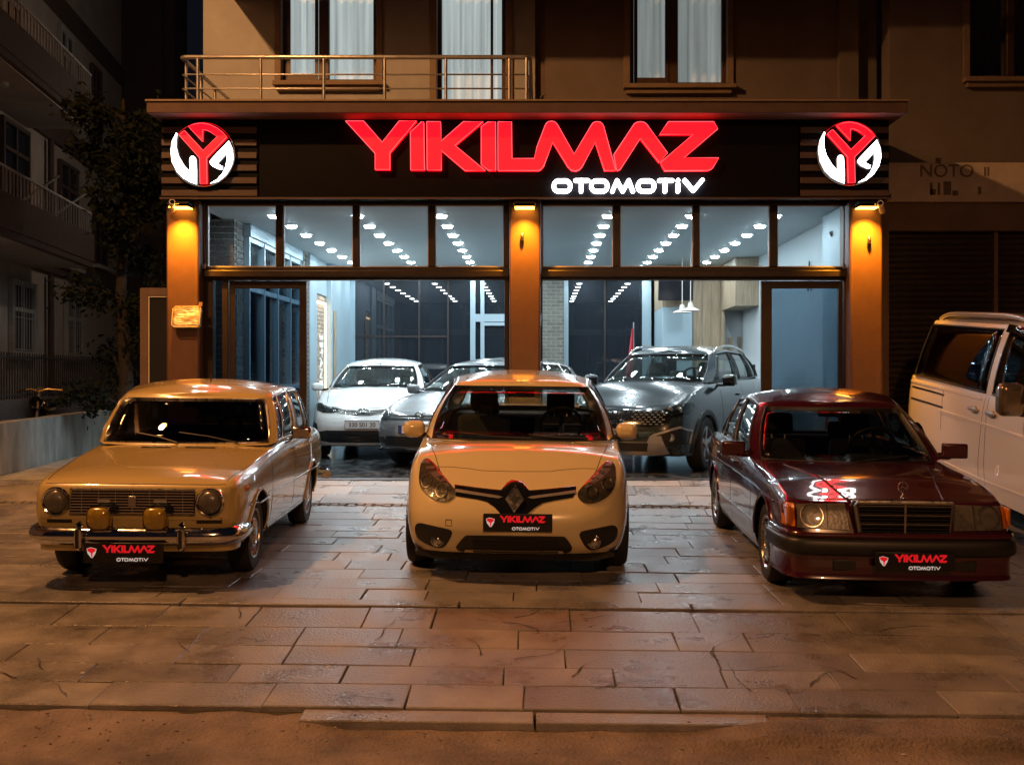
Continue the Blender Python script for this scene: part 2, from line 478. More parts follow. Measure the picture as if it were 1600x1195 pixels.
    def lines(c, many, name='panel_gap', mat=None, w=.007, raised=0, off=.0015):
        """several joints as one mesh; trim strips stay one piece each"""
        if name != 'panel_gap': return [c.line(p, ax, w, mat, name, raised=raised, off=off) for ax, p in many]
        objs = [c.line(p, ax, w, mat, name, raised=raised, off=off) for ax, p in many]
        mb = MB()
        for o in objs:
            mb.add([v.co[:] for v in o.data.vertices], [tuple(p.vertices) for p in o.data.polygons])
            me = o.data; bpy.data.objects.remove(o); bpy.data.meshes.remove(me)
        return kind(mb.build(name, mat or M['seam'], c.root, 40), 'stuff')
    # ---- cabin: nodes from windscreen centre round to rear-window centre, each with belt and roof points
    def cabin(c, nodes, g=(.03, .93), bulge=.03, roof_crown=.05, glass_mat='glass', trim='black', trim_r=.008, pillar={}, bow_f=.10, bow_r=.08, tint={}):
        cols = []                                                # (bottom, top, type of the strip to the right of the column, segment id)
        for i in range(len(nodes)-1):
            t, n, b0, t0 = nodes[i]; _, _, b1, t1 = nodes[i+1]
            for k in range(n):
                f = k/n
                fb = ft = f
                bb = [b0[q]+(b1[q]-b0[q])*f for q in range(3)]; tt = [t0[q]+(t1[q]-t0[q])*f for q in range(3)]
                if t == 'windshield': bb[1] = b0[1]+(b1[1]-b0[1])*f**2.2; tt[1] = t0[1]+(t1[1]-t0[1])*f**2.2
                if t == 'rear_glass': bb[1] = b1[1]+(b0[1]-b1[1])*(1-f)**2.2; tt[1] = t1[1]+(t0[1]-t1[1])*(1-f)**2.2
                cols.append((bb, tt, t, i))
        cols.append((list(nodes[-1][2]), list(nodes[-1][3]), None, len(nodes)-1))
        vr = [0, g[0], .2, .35, .5, .65, .8, g[1], 1]
        def pt(col, v, dirx):
            b, t = col[0], col[1]
            p = [b[q]+(t[q]-b[q])*v for q in range(3)]; k = bulge*4*v*(1-v)
            w = col[2] or 'rear_glass'
            if w == 'windshield': p[1] -= k*.35
            elif w == 'rear_glass': p[1] += k*.35
            else: p[0] += k
            return tuple(p)
        G = [[pt(col, v, 1) for col in cols] for v in vr]
        # smooth the bulge across pillar columns
        shell = MB(); panes = {}; nc = len(cols); black = MB()
        half = []
        for i in range(len(vr)-1):
            for j in range(nc-1):
                q = [G[i][j], G[i][j+1], G[i+1][j+1], G[i+1][j]]; t = cols[j][2]
                isg = t in ('windshield', 'rear_glass') or t.startswith('win')
                isg = isg and vr[i] >= g[0]-1e-6 and vr[i+1] <= g[1]+1e-6
                half.append((q, isg, t, cols[j][3]))
        for s_ in (1, -1):
            for q, isg, t, seg in half:
                p = [(x*s_, y, z) for x, y, z in q]
                if s_ < 0: p = p[::-1]
                if isg:
                    key = (t, seg, 0 if t in ('windshield', 'rear_glass') else s_)
                    panes.setdefault(key, MB()).add(p, [(0,1,2,3)])
                elif t in pillar: black.add(p, [(0,1,2,3)])
                else: shell.add(p, [(0,1,2,3)])
        # roof
        T = G[-1]; ym = [p[1] for p in T]; y0, y1 = min(ym), max(ym)
        rows = []
        for s_ in (1, .97, .9, .78, .6, .4, .2, 0):
            row = []
            for (x, y, z) in T:
                k = min(1, (y-y0)/.35)*min(1, (y1-y)/.5) if y1 > y0 else 0
                k = max(0, k); k = k*(2-k)
                row.append((x*s_, y, z + roof_crown*(1-s_**2.4)*(.25+.75*k) - .25*roof_crown*(1-s_**2.4)*(1 if k == 0 else 0)))
            rows.append(row)
        for s_ in (1, -1):
            for i in range(len(rows)-1):
                for j in range(nc-1):
                    q = [rows[i][j], rows[i][j+1], rows[i+1][j+1], rows[i+1][j]]
                    p = [(x*s_, y, z) for x, y, z in q]
                    shell.add(p if s_ > 0 else p[::-1], [(0,1,2,3)])
        o = shell.build('roof', c.paint, c.root, 50, merge=.002)
        k0 = len(c.bvh_verts); c.bvh_verts += [v.co[:] for v in o.data.vertices]
        c.bvh_faces += [[i+k0 for i in p.vertices] for p in o.data.polygons]
        if black.f: black.build('pillar_trim', M['black_gloss'], c.root, 50, merge=.002)
        c.panes = {}
        for (t, seg, s_), mb in panes.items():
            nm = {'windshield': 'windshield', 'rear_glass': 'rear_window'}.get(t, 'side_window')
            ob = mb.build(nm, M[tint.get(t, glass_mat)], c.root, 60, merge=.002)
            c.panes[t, seg, s_] = ob
            k0 = len(c.bvh_verts); c.bvh_verts += [v.co[:] for v in ob.data.vertices]
            c.bvh_faces += [[i+k0 for i in p.vertices] for p in ob.data.polygons]
            # rubber or chrome frame round the pane
            bm = bmesh.new(); bm.from_mesh(ob.data); be = [e for e in bm.edges if e.is_boundary]
            nxt = {}
            for e in be:
                a, b = e.verts; nxt.setdefault(a.index, []).append(b.index); nxt.setdefault(b.index, []).append(a.index)
            if be:
                st = be[0].verts[0].index; loop = [st]; prev = None; cur = st
                while True:
                    nn = [k for k in nxt[cur] if k != prev]
                    if not nn or nn[0] == st: break
                    prev, cur = cur, nn[0]; loop.append(cur)
                    if len(loop) > 900: break
                bm.verts.ensure_lookup_table(); pts = [bm.verts[k].co.copy() for k in loop]
                tr = trim if isinstance(trim, str) else trim.get(t, trim.get('*'))
                fr = MB(); fr.tube(pts + pts[:1], trim_r, 6, False); fr.build('window_frame', M[tr], ob, 60)
            bm.free()
            ob.modifiers.new('thickness', 'SOLIDIFY').thickness = .004
        c.rebvh(); c.G = G; c.cols = cols
    # ---- wheels
    def wheel(c, y, x_out, z, r, w, style, rim_r, name='wheel', mats=('alloy', 'rubber')):
        for s_ in (1, -1):
            rim = MB()
            if style == 'hubcap':                              # steel wheel with a bright pressed cap
                rim.lathe([(rim_r*1.02, -.005), (rim_r, .004), (rim_r*.93, .0), (rim_r*.90, -.03), (rim_r*.66, -.035), (rim_r*.64, -.012), (rim_r*.60, -.002), (rim_r*.40, .012), (rim_r*.36, .006), (rim_r*.2, .012), (.001, .014)], 32)
            elif style == 'dish':                              # flat trim disc with slots round the edge
                rim.lathe([(rim_r*1.03, -.004), (rim_r*1.0, .006), (rim_r*.95, .002), (rim_r*.9, -.012), (rim_r*.62, .004), (rim_r*.56, -.006), (rim_r*.5, -.004), (rim_r*.25, .006), (rim_r*.22, -.002), (.001, -.001)], 36)
            else:                                              # alloy: barrel and spokes
                rim.lathe([(rim_r*1.03, -.004), (rim_r*1.0, .006), (rim_r*.95, .0), (rim_r*.92, -.05), (rim_r*.9, -.14)], 36)
                n = int(style)
                for k in range(n):
                    a = 2*math.pi*k/n; m4 = Matrix.Rotation(a, 3, 'X')
                    P = []
                    for rr, ww, xx in ((.04, .035, -.02), (rim_r*.5, .028, -.012), (rim_r*.97, .036, -.004)):
                        P.append((rr, ww, xx))
                    vs = []; 
                    for rr, ww, xx in P:
                        for d, e in ((0, 0), (-.02, 0)):
                            for u in (-ww, ww): vs.append(m4 @ Vector((xx+d, u, rr)))
                    rim.add(vs, [f for q in (0, 4) for f in ((q, q+1, q+5, q+4), (q+2, q+6, q+7, q+3), (q, q+4, q+6, q+2), (q+1, q+3, q+7, q+5))])
                rim.lathe([(.06, -.03), (.058, -.008), (.03, -.002), (.001, -.002)], 20)
            ty = MB()
            ty.lathe([(rim_r*1.0, -.02), (rim_r*1.04, .002), (rim_r+(r-rim_r)*.4, .012), (r*.93, .006), (r*.975, -.012), (r, -.035), (r, -w+.035), (r*.96, -w+.01), (rim_r*1.05, -w), (rim_r, -w+.02)], 40)
            for k in (.3, .5, .7):
                ty.lathe([(r+.001, -w*k-.006), (r+.002, -w*k-.004), (r+.002, -w*k+.004), (r+.001, -w*k+.006)], 40)
            if style not in ('hubcap', 'dish'):
                ty.lathe([(rim_r*.95, -.13), (.001, -.13)], 24)
            ro = rim.build(name, M[mats[0]], c.root, 30); ro.location = (x_out*s_, y, z)
            if s_ < 0: ro.rotation_euler = (0, 0, math.pi)
            to = ty.build('tyre', M[mats[1]], ro, 35)
            c.last_wheel = ro
            if style == 'dish':
                sl = MB()
                for k in range(15):
                    a = 2*math.pi*k/15; m3 = Matrix.Rotation(a, 3, 'X')
                    sl.cbox(m3 @ Vector((-.004, 0, rim_r*.77)), (.012, rim_r*.07, rim_r*.2), m3)
                sl.build('wheel_slots', M['seam'], ro)
    def mirror(c, x, y, z, w, h, d, mat, stalk=None, glass_=True, tilt=0, name='door_mirror', soft=.035):
        for s_ in (1, -1):
            mb = MB(); mb.cbox((0,0,0), (w, d, h)); o = mb.build(name, mat, c.root, 60)
            o.location = (s_*x, y, z); o.rotation_euler = (0, 0, -s_*tilt)
            md = o.modifiers.new('round', 'BEVEL'); md.width = soft; md.segments = 4
            o.data.shade_smooth()
            if glass_:
                g2 = MB(); g2.cbox((0, d/2+.002, 0), (w*.82, .004, h*.75)); g2.build('mirror_glass', M['chrome'], o)
            if stalk:
                st = MB(); a = Vector((s_*(stalk[0]-x), stalk[1]-y, stalk[2]-z)); st.tube([a, a*.4 + Vector((0,0,-h*.25)), (0,0,-h*.2)], stalk[3], 8); 
                st.build('mirror_arm', M[stalk[4]], o, 60)
    def interior(c, yd, zd, hw, seats, wheel=None, mat='seat', rear=None, head=True, shelf=None, zfloor=.3, mirror=None):
        mb = MB(); mb.cbox((0, yd, zd-.12), (hw*2, .5, .22)); mb.cbox((hw*.45, yd+.1, zd+.005), (.42, .3, .05))
        mb.build('dashboard', M['dark_in'], c.root, bevel=.04)
        fl = MB(); fl.box(-hw-.05, hw+.05, yd-.3, c.S['hole'][1]+.15, zfloor, zfloor+.02)
        fl.build('cabin_floor', M['dark_in'], c.root)
        for sx, sy, zt in seats:
            m3 = Matrix.Rotation(R(-14), 3, 'X')
            sb = MB(); sb.cbox((sx, sy+.05, zt-.33), (.50, .13, .62), m3)
            so = sb.build('seat', M[mat], c.root, 60); md = so.modifiers.new('round', 'BEVEL'); md.width = .05; md.segments = 3
            if head:
                hb = MB(); hb.cbox((sx, sy+.13, zt+.11), (.27, .10, .2), m3); ho = hb.build('headrest', M[mat], so, 60)
                md = ho.modifiers.new('round', 'BEVEL'); md.width = .045; md.segments = 3
                pb = MB(); [pb.tube([(sx+k, sy+.1, zt-.08), (sx+k, sy+.13, zt+.06)], .006, 6) for k in (-.06, .06)]; pb.build('headrest_posts', M['dull_chrome'], so)
        if rear:
            yr, zr = rear; rb = MB(); rb.cbox((0, yr, zr-.3), (hw*1.9, .14, .55), Matrix.Rotation(R(-18), 3, 'X'))
            ro = rb.build('rear_seat', M[mat], c.root, bevel=.05)
            if head:
                hb = MB(); [hb.cbox((k, yr+.08, zr+.03), (.26, .09, .14)) for k in (-hw*.55, hw*.55)]; hb.build('rear_headrest', M[mat], ro, bevel=.03)
        if shelf:
            y0, y1, z = shelf; sh = MB(); sh.box(-hw, hw, y0, y1, z-.03, z); sh.build('parcel_shelf', M['dark_in'], c.root)
        if wheel:
            x, y, z, r = wheel; mb = MB(); m3 = Matrix.Rotation(R(-62), 3, 'X')
            ring = [Vector((x,y,z)) + m3 @ Vector((math.cos(a)*r, math.sin(a)*r, 0)) for a in [2*math.pi*k/28 for k in range(29)]]
            mb.tube(ring, .016, 8, False)
            for a in (R(0), R(180), R(270)): mb.tube([Vector((x,y,z)), Vector((x,y,z)) + m3 @ Vector((math.cos(a)*r, math.sin(a)*r, 0))], .02, 6)
            mb.tube([Vector((x,y,z)), Vector((x,y-.35,z-.15))], .03, 8)
            mb.build('steering_wheel', M['black'], c.root, 60)
        if mirror:
            y, z = mirror; mb = MB(); mb.cbox((0, y, z), (.24, .03, .07)); mb.tube([(0,y-.02,z+.03), (0,y-.07,z+.09)], .01, 6)
            mb.build('rear_view_mirror', M['black'], c.root, bevel=.01)
    def wiper(c, pts, dz=.012, r=.007, name='wiper'):
        P = []
        for x, z in pts:
            q, n = c.front(x, z); P.append(q + n*(dz if n.y < 0 else -dz))
        mb = MB(); mb.tube(P, r, 6); return mb.build(name, M['black'], c.root, 60)
    def plate(c, x, z, w, h, y, kind_='dealer', tilt=0, text=''):
        mb = MB(); mb.cbox((0,0,0), (w, .012, h)); mat = M['plate_black'] if kind_ == 'dealer' else M['plate']
        o = mb.build('licence_plate', mat, c.root, bevel=.004); o.location = (x, y, z); o.rotation_euler = (tilt, 0, 0)
        if kind_ == 'dealer': dealer_print(o, w, h)
        else:
            f = MB(); e = .006
            for a in ((-w/2, w/2, h/2-e, h/2), (-w/2, w/2, -h/2, -h/2+e), (-w/2, -w/2+e, -h/2+e, h/2-e), (w/2-e, w/2, -h/2+e, h/2-e)):
                f.box(a[0], a[1], -.0085, -.0062, a[2], a[3])
            f.build('plate_rim', M['black'], o)
            if kind_ == 'eu':
                b = MB(); b.box(-w/2+e, -w/2+.055, -.0088, -.0063, -h/2+e, h/2-e); b.build('country_band', M['plate_blue'], o)
            t = text_obj(text, h*.72, M['black'], 'plate_characters', o, .003); t.location = (.02 if kind_ == 'eu' else 0, -.0065, -h*.26)
        return o
def text_obj(s, size, mat, name, parent, depth=.003, align='CENTER', bold=0):
    cu = bpy.data.curves.new('t', 'FONT'); cu.body = s; cu.size = size; cu.align_x = align; cu.extrude = depth; cu.offset = bold
    o = bpy.data.objects.new('t', cu); SC.collection.objects.link(o); bpy.context.view_layer.update()
    me = bpy.data.meshes.new_from_object(o.evaluated_get(bpy.context.evaluated_depsgraph_get()))
    bpy.data.objects.remove(o)
    me.transform(Matrix.Rotation(R(90), 4, 'X')); me.materials.clear(); me.materials.append(mat)
    ob = bpy.data.objects.new(name, me); SC.collection.objects.link(ob); ob.parent = parent
    return ob

# ------------------------------------------------------------------ the dealer's lettering (outlines in sign units, y down)
A7 = lambda P: [(480+x/4.2105, 180+y/4.2105) for x, y in P]
A8 = lambda P: [(840+x/5.3333, 180+y/5.3333) for x, y in P]
LETTERS = [
 A7([(258,47),(375,47),(498,187),(610,47),(722,47),(548,255),(548,365),(452,365),(452,260)]),
 A7([(755,53),(770,55),(775,368),(685,368),(683,122)]),
 A7([(790,52),(880,52),(883,180),(1030,52),(1158,52),(975,208),(1172,372),(1040,372),(885,240),(885,368),(793,368)]),
 A7([(1190,54),(1240,54),(1242,370),(1195,370),(1147,333),(1147,85)]),
 A7([(1257,53),(1345,53),(1348,293),(1495,293)]) + A8([(-5,275),(60,105),(72,80),(90,66),(115,62),(140,66),(160,85),(170,100),(303,335),(440,105),(455,82),(472,69),(495,66),(520,70),(538,85),(548,105),(648,468),(555,470),(478,235),(372,435),(350,460),(315,474),(278,466),(250,437),(125,235),(52,432),(30,460),(5,471)]) + A7([(1525,372),(1257,372)]),
 A8([(633,340),(788,105),(803,83),(825,70),(855,66),(885,72),(905,88),(1078,325),(1008,403),(852,205),(685,462),(668,468),(655,465)]),
 A8([(1085,66),(1462,66),(1495,125),(1215,364),(1503,366),(1455,445),(1440,460),(1415,470),(1055,472),(1020,405),(1290,172),(1012,172)])]
def ring_pts(x0, x1, y0, y1, r, n=6):
    P = []
    for cx, cy, a0 in ((x1-r, y0+r, -90), (x1-r, y1-r, 0), (x0+r, y1-r, 90), (x0+r, y0+r, 180)):
        P += [(cx+r*math.cos(R(a0+90*k/n)), cy+r*math.sin(R(a0+90*k/n))) for k in range(n+1)]
    return P + P[:1]
SUB = [[ring_pts(135,272,552,640,42)], [[(315,550),(420,550)],[(362,550),(362,640)]], [ring_pts(447,580,552,640,42)],
       [[(622,640),(660,550),(709,640),(757,550),(793,640)]], [ring_pts(835,970,552,640,42)], [[(1012,550),(1120,550)],[(1060,550),(1060,640)]],
       [[(1168,580),(1168,640)],[(1168,548),(1168,550)]], [[(1222,548),(1295,634),(1370,546)]]]
def stroke(mb, P, r, y, d=.02):
    """round-ended pen stroke with a flat face, each segment a hair deeper than the last so faces never share a plane"""
    for k, (a, b) in enumerate(zip(P, P[1:])):
        a, b = Vector(a), Vector(b); t = (b-a); t = t.normalized() if t.length > 1e-6 else Vector((1,0)); n = Vector((-t.y, t.x))
        Q = []
        for m in range(7):
            an = -math.pi/2 + math.pi*m/6; Q.append(b + t*math.cos(an)*r + n*math.sin(an)*r)
        for m in range(7):
            an = math.pi/2 + math.pi*m/6; Q.append(a + t*math.cos(an)*r + n*math.sin(an)*r)
        yy = y - (k % 9)*.0004; nq = len(Q)
        mb.add([(p.x, yy, p.y) for p in Q] + [(p.x, yy+d, p.y) for p in Q], [tuple(range(nq))] + [(i, (i+1) % nq, nq+(i+1) % nq, nq+i) for i in range(nq)])
def dealer_print(o, w, h):
    """small emblem, red name and white sub-line in faintly glowing print on a black plate"""
    k = w*.66/580; x0 = -w*.265; zt = h*.40
    mb = MB()
    for L_ in LETTERS: mb.prism([(x0+(x-541)*k, zt-(y-190)*k*1.12) for x, y in L_], -.0085, -.0062)
    mb.build('name_print', M['plate_red_glow'], o)
    sb = MB(); ks = w*.40/1280
    for G_ in SUB:
        for P in G_: stroke(sb, [(-w*.085+(x-115)*ks, -h*.22-(y-530)*ks*1.25) for x, y in P], w*.0052, -.0075, .0012)
    sb.build('subtitle_print', M['plate_white_glow'], o)
    s = h*.26; cx, cz = -w*.395, h*.02
    e = MB(); e.prism([(cx+a*s, cz+b*s) for a, b in ((-.95,.75),(-.2,1),(.9,.7),(.75,-.1),(.2,-1),(-.1,-1),(-.75,-.2))], -.0072, -.0062); e.build('emblem_ground', M['plate_white_glow'], o)
    r = MB(); r.prism([(cx+a*s, cz+b*s) for a, b in ((-.85,.72),(-.2,.9),(.8,.66),(.7,.3),(.2,-.1),(.12,-.9),(-.05,-.9),(-.1,-.1),(-.72,.3))], -.0088, -.0074); r.build('emblem_print', M['plate_red_glow'], o)

# ------------------------------------------------------------------ 1: old ivory saloon
def side_regions(doors, v0, hood_y, deck_y):
    a, b, e = doors
    return [('front_door', lambda z, x, y, zz, v, s: z == 'side' and a < y < b and v > v0),
            ('rear_door', lambda z, x, y, zz, v, s: z == 'side' and b < y < e and v > v0),
            ('bonnet', lambda z, x, y, zz, v, s: z == 'cap' and y < hood_y and s < .95),
            ('boot_lid', lambda z, x, y, zz, v, s: z == 'cap' and y > deck_y and s < .95)]
def round_lamp(c, name, x, z, r, y, ring='dull_chrome', lens='lens_dirty', proud=.02):
    mb = MB(); mb.lathe([(r*1.0, .03), (r*1.18, .02), (r*1.22, -.004), (r*1.1, -proud), (r*1.0, -proud*.8), (r*.98, -.0)], 32, 'y')
    o = mb.build(name, M[ring], c.root, 50); o.location = (x, y, z)
    g = MB(); g.lathe([(r*1.0, -.004), (r*.9, -.022), (r*.6, -.038), (r*.3, -.044), (.001, -.046)], 32, 'y'); g.build('lamp_glass', M[lens], o, 60)
    return o
def make_lada():
    S = dict(L=4.05, W=1.61, ground=1, paint='lada', step=.04,
      plan=[(0,0),(.42,.0),(.66,.012),(.718,.03),(.745,.13),(.765,.5),(.778,1.4),(.80,2.6),(.795,3.4),(.76,3.95),(.70,4.03),(.4,4.05),(0,4.05)],
      sec=[(0,.07,.03,-.03),(.12,.03,.02,-.02),(.3,.012,.012,0),(.55,0,.0,0),(.80,.006,.0,0),(.93,.022,.008,0),(1,.055,.035,-.03)],
      zbot=[(0,.30),(.4,.27),(1.2,.24),(3.0,.24),(4.05,.34)],
      zsh=[(0,.755),(.12,.78),(.6,.83),(1.3,.905),(1.9,.945),(3.0,.95),(3.5,.93),(4.05,.86)],
      crown=[(0,.0),(.10,.018),(.5,.033),(1.3,.03),(3.2,.03),(4.0,.01),(4.05,0)], cpow=3.0, fall=.35,
      arches=[(.70,.30,.335),(3.12,.30,.325)], hole=(1.30,3.22), floor=.22,
      regions=side_regions((1.16,2.10,2.86), .06, 1.25, 3.3))
    c = Car('vintage_car', 'old ivory four-door saloon with yellow fog lamps and round headlights', S, (-2.95, 8.12, 0), R(2.4))
    W = .72
    c.cabin([('windshield', 7, (0,1.28,.925), (0,1.64,1.335)), ('pillar', 2, (.685,1.37,.93), (.585,1.71,1.335)),
      ('win1', 2, (.745,1.45,.945), (.625,1.78,1.345)), ('bar', 1, (.755,1.62,.95), (.635,1.88,1.36)), ('win2', 4, (.756,1.635,.95), (.636,1.895,1.36)), ('pillar', 1, (.775,2.10,.95), (.668,2.16,1.39)),
      ('win3', 4, (.79,2.17,.95), (.668,2.23,1.39)), ('bar', 1, (.78,2.66,.95), (.66,2.70,1.375)), ('win4', 2, (.78,2.68,.95), (.66,2.72,1.375)), ('pillar', 3, (.775,2.88,.95), (.655,2.85,1.36)),
      ('rear_glass', 6, (.70,3.25,.95), (.60,2.93,1.345)), (None, 0, (0,3.34,.95), (0,3.0,1.345))],
      g=(.05,.93), bulge=.028, roof_crown=.075, glass_mat='glass_mid', trim='dull_chrome', trim_r=.006, tint={'windshield': 'glass_dark'})
    # front: dark recess, chrome slats, lamps
    c.patch('grille_surround', [(-.68,.50),(-.68,.735),(.68,.735),(.68,.50)], M['lada'], off=.008, depth=.02, round_=0)
    gr = c.patch('grille', [(-.44,.545),(-.44,.718),(.44,.718),(.44,.545)], M['seam'], off=.016, depth=.02)
    mb = MB()
    for k in range(9):
        z = .552+k*.0205; mb.box(-.438, .438, -.030, -.012, z-.0028, z+.0028)
    for x in [-.36+.12*k for k in range(7)]: mb.box(x-.0015, x+.0015, -.026, -.0125, .545, .718)
    s = mb.build('grille_slats', M['chrome'], gr)
    fr = MB(); fr.tube([(-.445,-.02,.54),(-.445,-.02,.723),(.445,-.02,.723),(.445,-.02,.54),(-.445,-.02,.54)], .006, 6); fr.build('grille_rim', M['dull_chrome'], gr)
    bd = MB(); bd.box(-.028,.028,-.040,-.031,.60,.675); bd.build('badge', M['dull_chrome'], c.root, bevel=.006)
    for x in (-.2, .2):
        ab = MB(); ab.box(x-.045,x+.045,-.034,-.0305,.627,.648); ab.build('grille_marker', M['silver_trim'], gr)
    for x in (-.545, .55): round_lamp(c, 'headlight', x, .630, .086, -.012, 'chrome')
    for x in (-.205, .19):
        mb = MB(); r = .088
        P = [(r*math.copysign(abs(math.cos(a))**.6, math.cos(a)), r*math.copysign(abs(math.sin(a))**.6, math.sin(a))) for a in [2*math.pi*k/36 for k in range(36)]]
        vs = []; 
        for f, y in ((.3,.06),(.85,.04),(1.0,0),(.97,-.02),(.8,-.036),(.5,-.046),(.15,-.05),(.002,-.051)): vs.append([(px*f, y, pz*f) for px, pz in P] + [(P[0][0]*f, y, P[0][1]*f)])
        mb.grid(vs[:4]); o = mb.build('fog_lamp', M['chrome'], c.root, 50); o.location = (x, -.11, .525)
        l = MB(); l.grid([[(a*.93, y-.003, b*.93) for a, y, b in row] for row in vs[2:]]); l.build('fog_lens', M['lens_yellow'], o, 60)
        br = MB(); br.tube([(0,.03,-.06),(0,.06,-.12)], .012, 6); br.build('bracket', M['black'], o)
    for x in (-.53, .54):
        c.patch('turn_signal', [(x-.09,.475),(x-.09,.515),(x+.09,.515),(x+.09,.475)], M['black'], off=.008, depth=.02)
    # bumper: curved chrome blade with overriders
    path = chaikin([(-.745,.32),(-.735,.10),(-.67,-.035),(-.45,-.075),(0,-.085),(.45,-.075),(.68,-.035),(.735,.10),(.74,.32)], 3)
    prof = [(0,.455),(-.035,.44),(-.05,.405),(-.05,.375),(-.035,.345),(0,.325),(.012,.345),(.012,.44)]
    mb = MB(); rows = []
    for i, (x, y) in enumerate(path):
        t = Vector((path[min(i+1,len(path)-1)][0]-path[max(i-1,0)][0], path[min(i+1,len(path)-1)][1]-path[max(i-1,0)][1])).normalized(); n = Vector((t.y, -t.x))
        e = min(1, min(i, len(path)-1-i)/6)**.5
        rows.append([(x - n.x*d*-1, y + n.y*-d*-1, .39+(z-.39)*(.55+.45*e)) for d, z in [(-q[0], q[1]) for q in prof] + [(-prof[0][0], prof[0][1])]])
    mb.grid(rows); mb.add(rows[0][:-1], [tuple(range(8))]); mb.add(rows[-1][:-1], [tuple(range(7,-1,-1))])
    bo = mb.build('bumper', M['chrome'], c.root, 50)
    for x in (-.335, .385):
        ov = MB(); ov.tube([(x,-.12,.30),(x,-.15,.32),(x,-.155,.36),(x,-.155,.44),(x,-.145,.48),(x,-.115,.495)], [.014,.026,.03,.03,.026,.012], 10)
        ov.build('overrider', M['chrome'], bo, 60); rb = MB(); rb.box(x-.012,x+.012,-.193,-.175,.32,.46); rb.build('rubber_strip', M['black'], bo, bevel=.005)
    ap = MB(); ap.grid([[(x*.97, y*k+d, z) for x, y in path[4:-4]] for z, k, d in ((.47,.1,.05),(.345,.95,.02),(.27, .6,.05))]); ap.build('apron', M['lada'], c.root, 60)
    c.plate(-.02, .285, .56, .145, -.15)
    # joints, trim, handles
    c.lines([('r', [(1.16,.29),(1.16,.9)]), ('r', [(2.10,.29),(2.10,.94)]), ('r', [(2.86,.62),(2.80,.94)]), ('r', [(1.16,.285),(2.60,.285)]),
             ('l', [(1.16,.29),(1.16,.9)]), ('l', [(2.10,.29),(2.10,.94)]),
             ('t', [(.645,.10),(.715,.8),(.735,1.28)]), ('t', [(-.645,.10),(-.715,.8),(-.735,1.28)]), ('f', [(-.645,.752),(.645,.752)])])
    c.lines([(ax, [(.36,.56),(1.0,.56),(2.0,.56),(2.74,.56),(3.6,.56)][0:5]) for ax in ('r', 'l')], 'side_moulding', M['dull_chrome'], .012, raised=.006)
    c.lines([(ax, [(1.06,.275),(2.0,.272),(2.76,.275)]) for ax in ('r', 'l')], 'sill_trim', M['dull_chrome'], .03, raised=.006)
    for ax, s_ in (('r', 1), ('l', -1)):
        for ya, za, ra in S['arches']:
            c.line([(ya+ra*1.03*math.cos(a), za+ra*1.03*math.sin(a)) for a in [R(-2+184*k/20) for k in range(21)]], ax, .03, M['lada'], 'arch_lip', raised=.012)
        for y in (1.98, 2.74):
            p, n = c.side(y, .845, s_); h = MB(); h.tube([p+n*.012, p+n*.03+Vector((0,.02,0)), p+n*.03+Vector((0,.12,0)), p+n*.012+Vector((0,.14,0))], .011, 6)
            h.build('door_handle', M['chrome'], c.panels[('front_door' if y < 2.1 else 'rear_door'), s_], 60)
        p, n = c.side(.28, .70, s_); ml = MB(); ml.lathe([(.022,.0),(.02,.012),(.012,.02),(.001,.022)], 16, 'x'); o = ml.build('side_marker', M['lens_amber'], c.root, 60); o.location = p; o.rotation_euler = (0,0,0 if s_ > 0 else math.pi)
    mb = MB(); mb.tube([(-.82,3.85,.41),(-.80,4.06,.41),(0,4.10,.41),(.80,4.06,.41),(.82,3.85,.41)], .05, 10); mb.build('rear_bumper', M['chrome'], c.root, bevel=.02)
    st = MB()
    st.cbox((.93,1.60,1.02), (.17,.035,.10)); o = st.build('door_mirror', M['chrome'], c.root, bevel=.018)
    ar = MB(); ar.tube([(.80,1.52,.935),(.84,1.55,.95),(.87,1.59,.99)], .008, 8); ar.build('mirror_arm', M['chrome'], o, 60)
    for x in (-.30, .06):
        v = MB(); 
        for k in range(3): 
            p = [c.top(x + dx, 1.14+k*.012)[0]+Vector((0,0,.004)) for dx in (0,.24)]; v.tube(p, .004, 5)
        v.build('bonnet_vent', M['seam'], c.panels['bonnet', 0])
    c.wiper([(-.05,.945),(-.22,.99),(-.42,1.02)]); c.wiper([(.45,.945),(.2,.995),(-.05,1.025)])
    an = MB(); an.tube([c.top(.05,2.0)[0], c.top(.05,2.0)[0]+Vector((0,0,.06))], .006, 6); an.build('roof_aerial', M['chrome'], c.root, 60)
    c.wheel(.70, .725, .295, .295, .165, 'hubcap', .195, mats=('dull_chrome', 'rubber')); c.wheel(3.12, .735, .295, .295, .165, 'hubcap', .195, mats=('dull_chrome', 'rubber'))
    c.interior(1.55, .92, .66, [(-.36,2.15,1.02),(.36,2.15,1.02)], (.36,1.80,.98,.20), head=False, rear=(2.85,1.0), shelf=(3.0,3.3,.93), mirror=(1.75,1.26))
    return c
